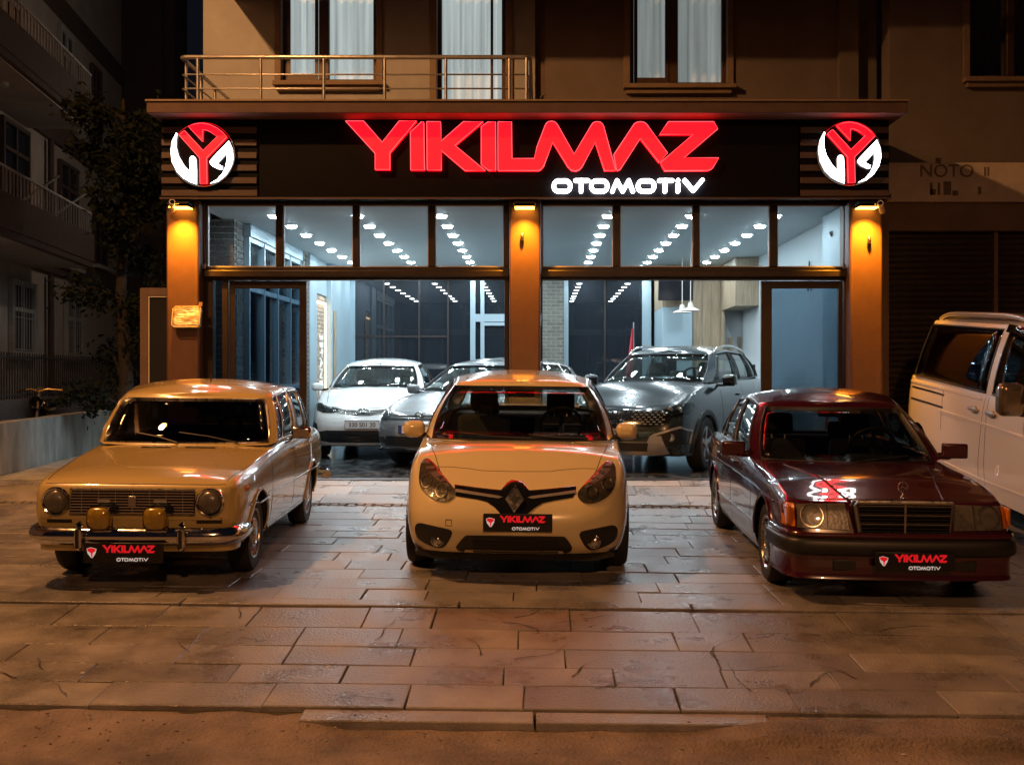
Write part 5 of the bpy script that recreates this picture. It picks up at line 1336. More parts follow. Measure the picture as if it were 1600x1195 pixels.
for o, y in ((W1,YW), (W3,YW+.02), (W4,YR)):
    mb = MB(); mb.box(o[0]-.10, o[1]+.12, y-.13, y+.09, o[2]-.075, o[2]-.012); mb.box(o[0]-.06, o[1]+.06, y-.08, y-.002, o[2]-.14, o[2]-.077); bpart(mb, 'window_sill', M['trim'], bevel=.01)
    
    for p, q in ((o[0]-.09, o[0]-.004), (o[1]+.004, o[1]+.09)): mb = MB(); mb.box(p, q, y-.035, y+.02, o[2]-.008, 7.3); bpart(mb, 'window_surround', M['trim'], bevel=.006)
for p, q in ((W2[0]-.10, W2[0]-.004), (W2[1]+.004, W2[1]+.10)): mb = MB(); mb.box(p, q, YW-.03, YW+.02, 4.45, 7.3); bpart(mb, 'door_surround', M['trim'], bevel=.006)
# ledge and fascia body
mb = MB(); mb.box(-4.55, 4.25, 12.95, 15.3, 4.30, 4.43); bpart(mb, 'ledge', M['ledge'], bevel=.01)
mb = MB(); mb.box(-4.56, 4.26, 12.93, 15.2, 4.432, 4.452); bpart(mb, 'ledge_cap', M['trim'])
mb = MB(); mb.box(-4.50, 4.15, 13.34, 13.95, 3.42, 4.298); mb.box(-4.52,4.17,13.32,13.98,3.385,3.42); bpart(mb, 'fascia_body', M['fascia'])
cols = []
for a, b in ((-4.50,-4.105),(-.372,.008),(3.722,4.122)):
    mb = MB(); mb.box(a, b, 13.47, 13.95, -.08, 3.384); cols.append(bpart(mb, 'column', M['column'], bevel=.035))
# ------------------------------------------------------------------ shopfront frames and panes
YF = 13.66; u = F/YF
def fr_box(mb, p0, p1, z0, z1, d=(0,.13)): mb.box(X_(p0,YF), X_(p1,YF), YF+d[0], YF+d[1], z0, z1)
zt0, zt1, ztop = 2.43, 2.577, 3.384
sf = thing('shopfront', 'dark bronze glazed shopfront between the brown columns, sliding doors open', 'shopfront', (0, YF, 0))
def spart(mb, name, mat, parent=None, **k):
    mb.v = [(x, y-YF, z) for x, y, z in mb.v]; return mb.build(name, mat, parent or sf, **k)
zp0, zp1 = Z_(417,YF), Z_(321,YF)
for (L0, R0, panes) in ((-4.10, -.376, [(323,431),(442,551),(561,669),(680,787)]), (.012, 3.718, [(848,958),(969,1083),(1093,1203),(1215,1327)])):
    mb = MB(); xs = [L0] + [v for p in panes for v in (X_(p[0],YF), X_(p[1],YF))] + [R0]
    mb.box(L0, R0, YF, YF+.13, zt0, zp0); mb.box(L0, R0, YF, YF+.13, zp1, ztop)
    for k in range(0, len(xs), 2):
        if xs[k+1]-xs[k] > .004: mb.box(xs[k], xs[k+1], YF+.002, YF+.128, zp0, zp1)
    fo = spart(mb, 'transom_frame', M['frame'], bevel=.008)
    tb = MB(); tb.box(L0, R0, YF-.06, YF-.002, zt0+.03, zt1-.03); spart(tb, 'transom_rail', M['frame'], bevel=.012)
    for p in panes:
        a, b = X_(p[0],YF), X_(p[1],YF); g = MB(); g.box(a, b, YF+.05, YF+.058, zp0, zp1); go = spart(g, 'pane', M['glass_shop'], fo)
        k = .011; r = MB(); r.box(a, a+k, YF+.03, YF+.048, zp0, zp1); r.box(b-k, b, YF+.03, YF+.048, zp0, zp1); r.box(a+k, b-k, YF+.03, YF+.048, zp0, zp0+k); r.box(a+k, b-k, YF+.03, YF+.048, zp1-k, zp1)
        spart(r, 'gasket', M['gasket'] if 'gasket' in M else M['white_plastic'], fo)
def leaf(name, x0, x1, px0, px1, y, parent):
    a, b = X_(px0,YF), X_(px1,YF); mb = MB(); mb.box(x0, a, y, y+.05, .02, zt0-.01); mb.box(b, x1, y, y+.05, .02, zt0-.01); mb.box(a, b, y, y+.05, .02, .12); mb.box(a, b, y, y+.05, zt0-.10, zt0-.01)
    o = spart(mb, name, M['frame'], bevel=.006); g = MB(); g.box(a, b, y+.02, y+.028, .12, zt0-.10); spart(g, 'pane', M['glass_shop_grey'], o); return o
mb = MB(); mb.box(-4.10, X_(333,YF), YF, YF+.12, 0, zt0); mb.box(X_(347,YF), X_(356,YF), YF+.002, YF+.118, 0, zt0); spart(mb, 'door_jamb', M['frame'], bevel=.008)
g = MB(); g.box(X_(333,YF), X_(347,YF), YF+.05, YF+.058, 0, zt0); spart(g, 'pane', M['glass_shop_grey'])
d1 = leaf('sliding_door', X_(357,YF), X_(478,YF), 366, 467, YF+.03, sf)
d2 = leaf('sliding_door', X_(1190,YF), X_(1318,YF), 1207, 1311, YF+.03, sf)
mb = MB(); mb.box(X_(1319,YF), 3.718, YF, YF+.12, 0, zt0); spart(mb, 'door_jamb', M['frame'], bevel=.008)
mb = MB(); mb.box(-.60+.165, -.376, YF, YF+.12, 0, zt0); mb.box(.012,.03,YF,YF+.12,0,zt0); spart(mb, 'door_jamb', M['frame'], bevel=.006)
mb = MB(); mb.box(-4.1, 3.72, 13.56, 13.80, -.03, .006); spart(mb, 'threshold', M['frame'], bevel=.004)
# ------------------------------------------------------------------ fascia sign, letters, emblems
YS = 13.27; us = F/YS
SX = lambda px: (px-844)/us
SZ = lambda py: CZ-(py-585)/us
sg = thing('shop_sign', 'long black fascia sign with red YIKILMAZ and white OTOMOTiV letters', 'sign', (0, YS, 0))
def gpart(mb, name, mat, parent=None, **k): return mb.build(name, mat, parent or sg, **k)
mb = MB(); mb.box(SX(404), SX(1248), .02, .065, SZ(308), SZ(186)); gpart(mb, 'fascia_panel', M['fascia'], bevel=.004)
mb = MB(); mb.box(SX(250), SX(1392), -.012, .02, SZ(311.5), SZ(308.6)); gpart(mb, 'bottom_trim', M['slat'])
for a, b in ((252,402),(1251,1390)):
    mb = MB(); mb.box(SX(a), SX(b), .03, .065, SZ(308), SZ(186)); bp = gpart(mb, 'slat_panel', M['fascia'])
    for k in range(6):
        s_ = MB(); s_.box(SX(a), SX(b-1 if k < 5 else b), .0, .028, SZ(208.2+19.7*k), SZ(198.6+19.7*k)); gpart(s_, 'slat', M['slat'], bp, bevel=.004)
def letter(P, name, face, side, rim, parent, y0=-.06, y1=.018, con=lambda p: (SX(p[0]), SZ(p[1])), rr=.0055):
    Q = [con(p) for p in P]; mb = MB(); n = len(Q)
    r = delaunay_2d_cdt([Vector(p) for p in Q], [], [list(range(n))], 1, 1e-6)
    mb.add([(p.x, y0, p.y) for p in r[0]], [tuple(t) for t in r[2]])
    mb.cur = 1; mb.add([(x, y0+.001, z) for x, z in Q] + [(x, y1, z) for x, z in Q], [(i, (i+1) % n, n+(i+1) % n, n+i) for i in range(n)])
    o = mb.build(name, [face, side], parent)
    if rim:
        t = MB(); t.tube([(x, y0, z) for x, z in Q] + [(Q[0][0], y0, Q[0][1])], rr, 5, False); t.build('letter_edge', rim, o)
    return o
for P in LETTERS: letter(P, 'letter', M['red_led'], M['red_side'], M['red_rim'], sg)
for G_ in SUB:
    mb = MB()
    for P in G_: stroke(mb, [(SX(840+x/5.3333), SZ(180+y/5.3333)) for x, y in P], 15.5/5.3333/us, -.045, .05)
    gpart(mb, 'subtitle_letter', M['white_led'])
    sh = MB()
RED = [(250,328),(280,296),(312,275),(525,506),(690,345),(610,287),(560,268),(522,262),(518,400),(356,226),(430,198),(510,187),(600,204),(690,246),(750,292),(802,350),(566,592),(572,888),(492,890),(486,592)]
WL = [(214,300),(165,400),(150,520),(168,640),(222,750),(300,828),(380,872),(450,897),(450,740),(440,600),(425,577),(404,568),(380,577),(368,610),(372,756),(300,672),(240,570),(211,460),(213,370),(226,310)]
WR = [(825,393),(866,490),(876,590),(852,690),(790,790),(700,862),(606,887),(690,838),(752,768),(790,680),(801,610),(797,537),(696,645),(690,655),(752,690),(742,726),(710,722),(640,690),(608,655),(606,628),(640,585)]
def emblem(dx, dy, label):
    e = thing('emblem_sign', label, 'sign', (0, YS-.045, 0), group=None)
    con = lambda p: (SX(250+p[0]/7.469+dx), SZ(170+p[1]/7.469+dy))
    cx, cz = con((513,545)); r = 372/7.469/us
    mb = MB(); mb.lathe([(.001,.0),(r*.985,.0),(r,.008),(r,.05)], 56, 'y', (cx,0,cz)); mb.build('disc', M['black_gloss'], e, 40)
    rg = MB(); rg.tube([(cx+r*math.cos(a), .0, cz+r*math.sin(a)) for a in [2*math.pi*k/56 for k in range(57)]], .007, 6, False); rg.build('disc_rim', M['dull_chrome'], e, 60)
    letter(RED, 'red_mark', M['red_led'], M['red_side'], M['red_rim'], e, -.035, .0, con, .004)
    letter(WL, 'white_mark', M['white_led'], M['white_side'], None, e, -.034, .0, con); letter(WR, 'white_mark', M['white_led'], M['white_side'], None, e, -.034, .0, con)
    return e
emblem(0, 0, 'round lit red and white emblem above the column with the mirror box, on brown slats')
emblem(1006.5, -1.5, 'round lit red and white emblem at the roller shutter end of the fascia')

# ------------------------------------------------------------------ things on the columns
def wall_lamp(x, label, p):
    t = thing('wall_lamp', label, 'wall lamp', (x, 13.47, 3.33), group='lit lamps on the showroom columns')
    mb = MB(); mb.add([(-.13,.0,-.06),(.13,.0,-.06),(.13,-.21,-.03),(-.13,-.21,-.03),(-.13,0,.045),(.13,0,.045),(.10,-.14,.05),(-.10,-.14,.05)], [(4,5,6,7),(0,1,5,4),(1,2,6,5),(2,3,7,6),(3,0,4,7)]); mb.build('lamp_housing', M['black'], t, bevel=.006)
    l = MB(); l.box(-.115,.115,-.19,-.01,-.072,-.062); l.build('lamp_lens', M['amber_led'], t)
    light('amber_light', 'SPOT', (0,-.19,-.085), p*1.25, (1,.345,.015), t, .03, (R(10),0,0), 104, 1.0)
wall_lamp(-4.29, 'lit amber wall lamp on the column with the plastic box', 330); wall_lamp(-.185, 'lit amber wall lamp on the middle column', 230); wall_lamp(3.90, 'lit amber wall lamp on the column next to the roller shutter', 400)
def cctv(x, y, z, ang, label, s_=1):
    t = thing('security_camera', label, 'camera', (x, y, z))
    mb = MB(); mb.tube([(0,.08,.05),(0,.0,.05),(0,-.03,.0)], .012, 8); mb.cbox((0,.085,.05), (.07,.012,.07)); mb.build('bracket', M['white_plastic'], t)
    m3 = Matrix.Rotation(R(ang), 3, 'Z') @ Matrix.Rotation(R(-22), 3, 'X'); b = MB(); 
    b.tube([m3 @ Vector((0,.10,0)) + Vector((0,-.06,-.03)), m3 @ Vector((0,-.10,0)) + Vector((0,-.06,-.03))], .036, 14); b.build('camera_body', M['white_plastic'], t, 50)
    v = MB(); v.tube([m3 @ Vector((0,-.101,0)) + Vector((0,-.06,-.03)), m3 @ Vector((0,-.106,0)) + Vector((0,-.06,-.03))], .026, 14); v.build('camera_lens', M['black_gloss'], t, 50)
cctv(X_(272,13.4), 13.38, Z_(320,13.4), 20, 'white bullet security camera beside the lamp under the slatted fascia end, mirror box column')
cctv(X_(1374,13.4), 13.38, Z_(322,13.4), -25, 'white bullet security camera on the column next to the roller shutter')
bx = thing('plastic_box', 'clear plastic box with a painted amber reflection on the brown column', 'box', (X_(293.5,13.45), 13.465, Z_(498,13.45)))
bx.rotation_euler = (R(-14), 0, 0)
M['wavy'] = pbr('film_painted_reflection', (.62,.50,.34), .25, .25, noise=.85, nscale=5, bump=1.0, bscale=7, stretch=(1,1,2.2))  # amber reflection and its dark streaks are put into the base colour
mb = MB(); mb.cbox((0,-.04,0), (.345,.08,.262)); mb.build('box_body', M['wavy'], bx, bevel=.035, bseg=4)
mb = MB(); mb.tube([(-.165,-.083,-.10),(-.165,-.083,.10),(-.14,-.083,.125),(.14,-.083,.125),(.165,-.083,.10),(.165,-.083,-.10),(.14,-.083,-.125),(-.14,-.083,-.125),(-.165,-.083,-.10)], .006, 6, False); mb.build('box_rim', M['white_plastic'], bx)
mb = MB(); mb.cbox((0,-.012,.175), (.33,.02,.06)); mb.build('bracket_strip', M['column'], bx, bevel=.004)
for px, py, lb in ((816,371,'small glass bulb holder on the middle column below its lamp'), (1357,376,'small glass bulb holder with a dark drip on the column by the shutter')):
    t = thing('bulb_holder', lb, 'light fitting', (X_(px,13.47), 13.465, Z_(py,13.47)))
    mb = MB(); mb.lathe([(.001,-.045),(.018,-.04),(.024,-.01),(.02,.03),(.012,.05),(.001,.052)], 16, 'z', (0,-.025,0)); mb.build('bulb', M['dull_chrome'], t, 60)
    mb = MB(); mb.tube([(0,-.005,.05),(0,-.005,-.09)], .006, 6); mb.build('wire', M['black'], t)
for x0 in (-4.075, 3.69):
    t = MB(); xx = x0; s_ = 1
    t.tube([(xx, 13.62, 2.62),(xx, 13.60, 3.0),(xx, 13.61, 3.36)], .009, 6); t.tube([(xx,13.60,2.56),(xx,13.60,2.62)], .02, 8)
    o = t.build('cable', M['copper'] if 'copper' in M else M['column'], None, 60); tag(o, 'thin brown cable running up beside the ' + ('plastic box column' if x0 < 0 else 'column next to the shutter'), 'cable')
yl = thing('side_fill_lamp', 'small round fill lamp added on the unseen side wall facing the older block', 'wall lamp', (-4.62, 20.5, 5.6))  # added lamp, hidden from the camera, brightens the older block and low wall
mb = MB(); mb.lathe([(.09,0),(.10,-.05),(.06,-.10),(.001,-.11)], 20, 'x'); mb.build('lamp_globe', M['white_plastic'], yl, 60)
light('side_fill_light', 'POINT', (-.25,0,0), 62, (1,.82,.66), yl, .08)
# ------------------------------------------------------------------ balcony railing
rl = thing('balcony_railing', 'steel tube balcony railing above the shop sign', 'railing', (0, 13.2, 4.45))
ur = F/13.2; RX = lambda p: (p-844)/ur; zt = Z_(90,13.2)-4.45
mb = MB(); mb.tube([(RX(345)-.0,2.05,zt),(RX(283),.12,zt),(RX(284),.03,zt),(RX(290),0,zt),(RX(818),0,zt),(RX(826),.02,zt),(RX(828),.10,zt),(RX(828),2.05,zt)], .026, 12); mb.v = [(x if y < 1.9 or x > RX(600) else RX(283), y, z) for x, y, z in mb.v]; mb.build('handrail', M['steel'], rl, 60)
for k in (0,1):
    z = Z_(117 if k == 0 else 139,13.2)-4.45; mb = MB(); mb.tube([(RX(285),2.05,z),(RX(285),.02,z),(RX(290),0,z),(RX(822),0,z),(RX(826),.03,z),(RX(826),2.05,z)], .010, 8); mb.build('rail', M['steel'], rl, 60)
for px, y in ((309,0),(407.5,0),(506,0),(601,0),(696.6,0),(796,0),(822.6,0),(286,.12),(286,.7),(286,1.3),(286,1.9),(826,.7),(826,1.4)):
    mb = MB(); mb.tube([(RX(px),y,0),(RX(px),y,zt-.01)], .019, 10); mb.build('post', M['steel'], rl, 60)
pp = MB(); pp.tube([(.02,13.5,4.45),(.02,13.5,4.62),(.05,13.5,4.66)], .02, 8); pp.tube([(.05,13.5,4.50),(1.0,13.6,4.47),(1.6,13.7,4.46)], .018, 8); tag(pp.build('pipe', M['iron'], None, 60), 'thin dark pipe lying on the ledge right of the railing', 'pipe')
# ------------------------------------------------------------------ showroom interior
YB = 23.4; ZC = 3.384
fl = kind(bpy.data.objects.new('showroom_floor', None), 'structure'); SC.collection.objects.link(fl)
T = .795; tm = MB(); tm.box(-T/2, T/2, -T/2, T/2, -.02, 0); tme = tm.mesh('floor_tile', M['marble'])
for i in range(10):
    for j in range(12):
        inst(tme, 'floor_tile', fl, (-3.85+.8*i, 14.2+.8*j, 0), (0,0,R(90*rs.randint(0,3))))
mb = MB(); mb.box(-4.3, 4.2, 13.8, YB+.2, -.08, -.012); mb.build('floor_bed', M['mortar'], fl)
mb = MB(); mb.box(-4.3, 3.95, 13.80, YB+.1, ZC, ZC+.12); kind(mb.build('showroom_ceiling', M['ceiling']), 'structure')
mb = MB(); mb.box(3.92, 4.12, 13.96, YB+.1, 0, ZC); kind(mb.build('showroom_wall', M['in_wall']), 'structure')
mb = MB(); mb.box(3.78, 3.92, 13.96, 15.0, 0, ZC); kind(mb.build('showroom_wall_pier', M['blue_wall']), 'structure')
# downlights
dl = thing('ceiling_downlight', 'round white downlight glowing in the showroom ceiling', 'ceiling light', (0,0,0), group='downlights in rows across the showroom ceiling')
mb = MB(); mb.lathe([(.085,0),(.09,-.012),(.070,-.020),(.066,-.017)], 20, 'z'); mb.build('ring', M['white_plastic'], dl, 50)
mb = MB(); mb.lathe([(.066,-.017),(.058,-.024),(.035,-.028),(.001,-.029)], 16, 'z'); mb.build('lens', M['downlight'], dl, 60)
first = True
for i in range(7):
    for j in range(9):
        p = (-3.53+1.108*i, 14.88+1.02*j, ZC-.002)
        if first: dl.location = p; first = False
        else: dup(dl, p)
# brickwork built brick by brick
def brick_pillar(label, x0, x1, y0, y1, z1, mat, bl, bh, faces='fr', name='brick_pillar'):
    t = thing(name, label, 'pillar', ((x0+x1)/2, y0, 0)); ox, oy = (x0+x1)/2, y0
    mb = MB(); mb.box(x0+.008-ox, x1-.008-ox, .008, y1-oy, 0, z1); mb.build('mortar_core', M['mortar'], t)
    g = .014; made = {}; full = 0; over = MB()
    def one(cx, cy, cz, w, d):
        nonlocal full
        if full >= 290:
            over.box(cx-w/2, cx+w/2, cy-d/2, cy+d/2, cz-bh/2+g/2, cz+bh/2-g/2); return
        key = (round(w,3), round(d,3))
        if key not in made: m2 = MB(); m2.box(-w/2, w/2, -d/2, d/2, -bh/2+g/2, bh/2-g/2); made[key] = m2.mesh('brick', mat)
        inst(made[key], 'brick', t, (cx, cy+rs.uniform(-.002,.002), cz)); full += 1
    for k in range(int(z1/bh)):
        z = bh*(k+.5); s0 = 0 if k % 2 else -bl/2
        if 'f' in faces:
            x = x0+s0
            while x < x1-.01:
                a, b = max(x, x0), min(x+bl, x1)
                if b-a > .03: one((a+b)/2-ox, .025, z, b-a-g, .05)
                x += bl
        for c_, xx in (('r', x1), ('l', x0)):
            if c_ in faces:
                y = y0+.055-(bl/2 if k % 2 else 0)
                while y < y1-.01:
                    a, b = max(y, y0+.055), min(y+bl, y1)
                    if b-a > .03: one((xx-.02 if c_ == 'r' else xx+.02)-ox, (a+b)/2-oy, z, .05, b-a-g)
                    y += bl
    if over.f: kind(over.build('brick_rest', mat, t), 'stuff')
    return t
brick_pillar('dark grey brick pillar inside the shopfront, behind the sliding door', -4.53, -4.14, 15.2, 15.65, 3.38, M['brick_dark'], .235, .082, 'fr')
brick_pillar('grey brick pier midway along the glazed side wall of the showroom', -4.40, -4.02, 19.1, 19.5, 3.38, M['brick_dark'], .235, .078, 'fr')
brick_pillar('pale grey brick pillar against the rear glazing, behind the middle column', X_(846,23.1), X_(881,23.1), 23.1, 23.4, 3.38, M['brick_pale'], .20, .076, 'fr')
nb = brick_pillar('warm lit brick niche wall with raised lettering behind the white saloon', -4.2, -4.08, 20.1, 21.3, 2.75, M['brick_warm'], .22, .076, 'r', 'brick_niche')
mb = MB(); mb.box(-4.2+.12+.06+.06, -4.2+.12+.06+.075, 1.12, 1.15, .1, 2.6); mb.v = [(x+4.2-.0-.12+.0, y, z) for x, y, z in mb.v]
mb = MB(); mb.box(.075, .09, 1.08, 1.12, .1, 2.62); mb.box(.075,.09,.05,1.08,2.58,2.62); mb.build('light_strip', M['warm_led'], nb)
tl = text_obj('İSTANBUL', .28, M['plate_white_glow'], 'raised_lettering', nb, .012); tl.rotation_euler = (R(90)*0, R(90), R(90)); tl.location = (.085, .55, 1.35)
# side wall glazing on the left and rear glazing
sg_ = thing('side_glazing', 'tall grey blue framed windows along the showroom side wall', 'window', (-4.12, 15.65, 0))
mb = MB()
for y in (0,.86,1.72,2.6,3.39): mb.box(-.04,.06,y,y+.06,0,3.2)
for z in (0,1.05,2.45,3.14): mb.box(-.03,.05,.06,3.39,z,z+.07)
mb.box(-.1,.08,0,3.45,3.21,3.38); mb.build('window_frame', M['blue_frame'], sg_)
for k in range(4):
    g = MB(); g.box(-.012,-.002,.06+.86*k,.86+.86*k,.07,3.14); g.build('pane', M['glass_shop'], sg_)
mb = MB(); mb.box(-4.3,-4.0,19.5,20.1,0,ZC); mb.box(-4.3,-4.05,20.1,21.3,2.75,ZC); mb.box(-4.3,-3.96,21.3,YB,0,ZC); mb.box(-4.3,-4.2,20.1,21.3,0,2.75); kind(mb.build('showroom_wall_panel', M['blue_wall'], None, bevel=.01), 'structure')
mb = MB(); mb.box(-3.955,-3.93,21.45,21.62,.2,2.5); tag(mb.build('wood_trim', M['oak'], None, bevel=.004), 'narrow wooden upright beside the lit brick niche', 'trim board')
rg = thing('rear_glazing', 'dark rear curtain wall mirroring the rows of downlights', 'window', (0, YB, 0))
xs = [-3.96, X_(561,YB)+.0, X_(737,YB), X_(846,YB), X_(882,YB), X_(1000,YB)+.06]
mb = MB()
for a, b, in ((-3.96,-3.86),(X_(735,YB),X_(743,YB)),(X_(751,YB),X_(757,YB)),(X_(881,YB),X_(888,YB)),(X_(1003,YB),X_(1017,YB))): mb.box(a, b, -.06, .06, 0, ZC)
mb.box(X_(743,YB), X_(847,YB), -.055, .055, Z_(503,YB), Z_(491,YB)); mb.box(X_(757,YB), X_(847,YB), -.055,.055, Z_(509,YB)-.0, Z_(504,YB)); mb.box(-3.86, X_(735,YB), -.05,.05,0,.12); mb.box(-3.86,X_(735,YB),-.05,.05,ZC-.1,ZC); mb.box(X_(888,YB),X_(1003,YB),-.05,.05,ZC-.1,ZC)
mb.build('window_frame', M['blue_frame'], rg)
for x in (X_(600,YB), X_(655,YB), X_(700,YB), X_(945,YB)): mb = MB(); mb.box(x-.02, x+.02, -.02, .02, .12, ZC-.1); mb.build('mullion', M['frame'], rg)
for z in (1.02, 2.05):
    for p, q in ((-3.86, X_(600,YB)-.021), (X_(600,YB)+.021, X_(655,YB)-.021), (X_(655,YB)+.021, X_(700,YB)-.021)): mb = MB(); mb.box(p, q, -.018, .018, z, z+.04); mb.build('glazing_bar', M['frame'], rg)
for a, b in ((-3.86,X_(655,YB)),(X_(655,YB)+.01,X_(735,YB)),(X_(743,YB),X_(847,YB)),(X_(888,YB),X_(1003,YB))):
    g = MB(); g.box(a, b, .0, .012, .02, ZC-.02); g.build('pane', M['night_glass'], rg)
# office corner on the right
cb = thing('blue_cabin', 'pale blue office partition under the hanging screen', 'partition', (2.75, 21.8, 0))
a, b = X_(1035,21.8), X_(1082,21.8)
mb = MB(); mb.box(a-2.75, b-2.75, 0, 1.55, 0, Z_(480,21.8)); mb.build('panel', M['blue_wall'], cb, bevel=.01)
mb = MB(); mb.box(a-2.75, b-2.75, .0, 1.55, Z_(480,21.8)+.002, ZC-.01); mb.build('wood_top', M['oak'], cb)
tv = thing('television', 'dark television hanging above the pale blue partition', 'television', (X_(1056,21.4), 21.4, 2.95))
mb = MB(); mb.cbox((0,0,.05), (.66,.06,.62), Matrix.Rotation(R(8), 3, 'X')); mb.build('screen', M['screen'], tv, bevel=.01)
mb = MB(); mb.tube([(0,.05,.3),(0,.3,.42)], .02, 8); mb.build('bracket', M['black'], tv)
wp = thing('wood_wall', 'oak board wall panel behind the pendant lamps', 'wall panel', (X_(1104,21.9), 21.9, 0))
for k in range(3):
    w = (X_(1126,21.9)-X_(1083,21.9))/3; mb = MB(); mb.box(-w*1.5+w*k+.003, -w*1.5+w*(k+1)-.003, 0, .03+.004*k, 0, ZC-.01); mb.build('plank', M['oak'], wp, bevel=.003)
oc = thing('oak_cupboard', 'oak upper cupboard and upright on the showroom side wall', 'cupboard', (3.92, 20.1, 0))
mb = MB(); mb.box(-.42, -.002, 0, 1.75, Z_(478,20.1), ZC-.012); mb.build('cupboard_box', M['oak'], oc, bevel=.006)
mb = MB(); mb.box(-.42, -.36, 1.45, 1.75, 0, Z_(478,20.1)-.002); mb.build('upright', M['oak'], oc, bevel=.004)
for px0, px1, zz in ((1150,1157,1.62),(1165,1170,1.63),(1177,1184,1.63)):
    mb = MB(); Y = 20.9; mb.box(X_(px0,Y), X_(px1,Y), Y+.85, Y+.88, zz, zz+.38); o = mb.build('wood_plaque', M['oak'], None, bevel=.003); tag(o, {1150:'slim oak plaque nearest the oak upright on the grey wall',1165:'middle oak plaque of the three on the grey wall',1177:'oak plaque nearest the open sliding door'}[px0], 'plaque', 'oak plaques on the office wall')
mb = MB(); mb.box(X_(1127,21.8), 3.92, 21.78, 21.83, 0, ZC-.3); kind(mb.build('office_wall', M['in_wall']), 'structure')
ch = thing('office_chair', 'black office chair back behind the teal grey hatchback', 'chair', (X_(1176,20.4), 20.4, 0))
mb = MB(); mb.cbox((0,.05,1.15), (.30,.07,.62)); mb.build('backrest', M['black'], ch, bevel=.03); mb = MB(); mb.cbox((0,-.2,.5), (.46,.46,.08)); mb.build('seat', M['black'], ch, bevel=.03); mb = MB(); mb.tube([(0,-.2,.46),(0,-.2,.06)], .03, 8); mb.tube([(0,.04,.86),(0,.06,.5)], .02, 8); mb.build('stem', M['dull_chrome'], ch)
for k in range(5):
    a = 2*math.pi*k/5; mb = MB(); mb.tube([(0,-.2,.08),(math.cos(a)*.26,-.2+math.sin(a)*.26,.05),(math.cos(a)*.28,-.2+math.sin(a)*.28,.0)], .018, 6); mb.build('leg', M['black'], ch)
pd = None
for px, py, lb in ((1066,489,'white pendant lamp nearer the television, hanging before the blue partition'), (1079,486,'wider white pendant lamp hanging before the oak boards')):
    Y = 19.6 if px > 1070 else 20.2; z = Z_(py,Y); t = thing('pendant_lamp', lb, 'pendant lamp', (X_(px,Y), Y, z), group='pendant lamps in the office corner')
    mb = MB(); mb.lathe([(.17,0),(.165,.012),(.12,.035),(.055,.06),(.045,.12),(.03,.15),(.001,.155)], 24, 'z'); mb.build('shade', M['white_plastic'], t, 50); mb = MB(); mb.tube([(0,0,.15),(0,0,ZC-z-.005)], .008, 6); mb.build('cord', M['white_plastic'], t)
for px, Y, zt_, zb_, lb in ((990,22.4,2.2,.9,'red flag on a stand in front of the rear glazing'), (1311,14.75,2.05,.55,'red flag hanging beside the pier behind the sliding door')):
    t = thing('flag', lb, 'flag', (X_(px,Y), Y, 0)); mb = MB(); mb.tube([(0,0,0),(0,0,zt_+.12)], .012, 8); mb.lathe([(.14,0),(.13,.03),(.02,.05)], 16, 'z'); mb.build('pole', M['steel'], t, 50)
    c = MB(); c.grid([[(.004-(.04+.13*(1-v)*(1-.3*math.sin(k*.4)))*k/10*(1 if px < 1200 else 1), .03*math.sin(k*1.3+v*2)-.02, zb_+(zt_-zb_)*v) for k in range(11)] for v in [q/8 for q in range(9)]]); c.build('cloth', M['flag_red'], t, 180)
cctv(X_(1305,14.6), 14.55, 3.16, 60, 'white camera inside the showroom under the ceiling by the pier')
mb = MB(); mb.tube([(X_(1258,16.2),16.2,1.28+(585-408)/F*16.2),(X_(1256,16.2),16.2,1.28+(585-455)/F*16.2)], .012, 6); mb.tube([(X_(1262,16.2),16.2,1.28+(585-408)/F*16.2),(X_(1261,16.2),16.2,1.28+(585-455)/F*16.2)], .012, 6); mb.v = [(x+3.90-X_(1259,16.2), y, z) for x, y, z in mb.v]; tag(mb.build('wall_hook', M['black'], None, 60), 'dark metal hooks on the pale wall behind the sliding door', 'hook')
# ------------------------------------------------------------------ neighbouring shop on the right
ns = thing('neighbour_sign', 'weathered beige signboard with faded NOTO lettering above the shutter', 'sign', (4.5, 14.3, 3.48))
mb = MB(); mb.box(-.07, 3.4, 0, .06, 0, .50); mb.build('board', M['panel_sign'], ns, bevel=.006)
for s_, px, py, h in (('NOTO',1436,277,.17), ('II',1536,275,.12)):
    t = text_obj(s_, h*1.36, M['old_letter'], 'faded_lettering', ns, .004, 'LEFT', .0); t.location = (X_(px,14.3)-4.5, -.004, Z_(py,14.3)-3.48)
mb = MB()
for a, b, c_, d in ((1453,1457,286,305),(1453,1462,296,305),(1465,1469,286,305),(1474,1486,284,305),(1488,1497,298,306),(1528,1533,292,304),(1462,1470,247,256)): mb.box(X_(a,14.3)-4.5, X_(b,14.3)-4.5, -.004, .002, Z_(d,14.3)-3.48, Z_(c_,14.3)-3.48)
mb.build('scraped_letters', M['old_letter'], ns)
mb = MB(); mb.box(4.26, 8.2, 14.36, 14.75, 3.12, 3.97); bpart(mb, 'shutter_lintel', M['wall_dark'])
mb = MB(); mb.box(4.25, 4.42, 14.2, 14.75, 0, 3.12); mb.box(4.14,4.25,13.96,14.75,0,4.3); bpart(mb, 'shutter_pier', M['wall_dark'])
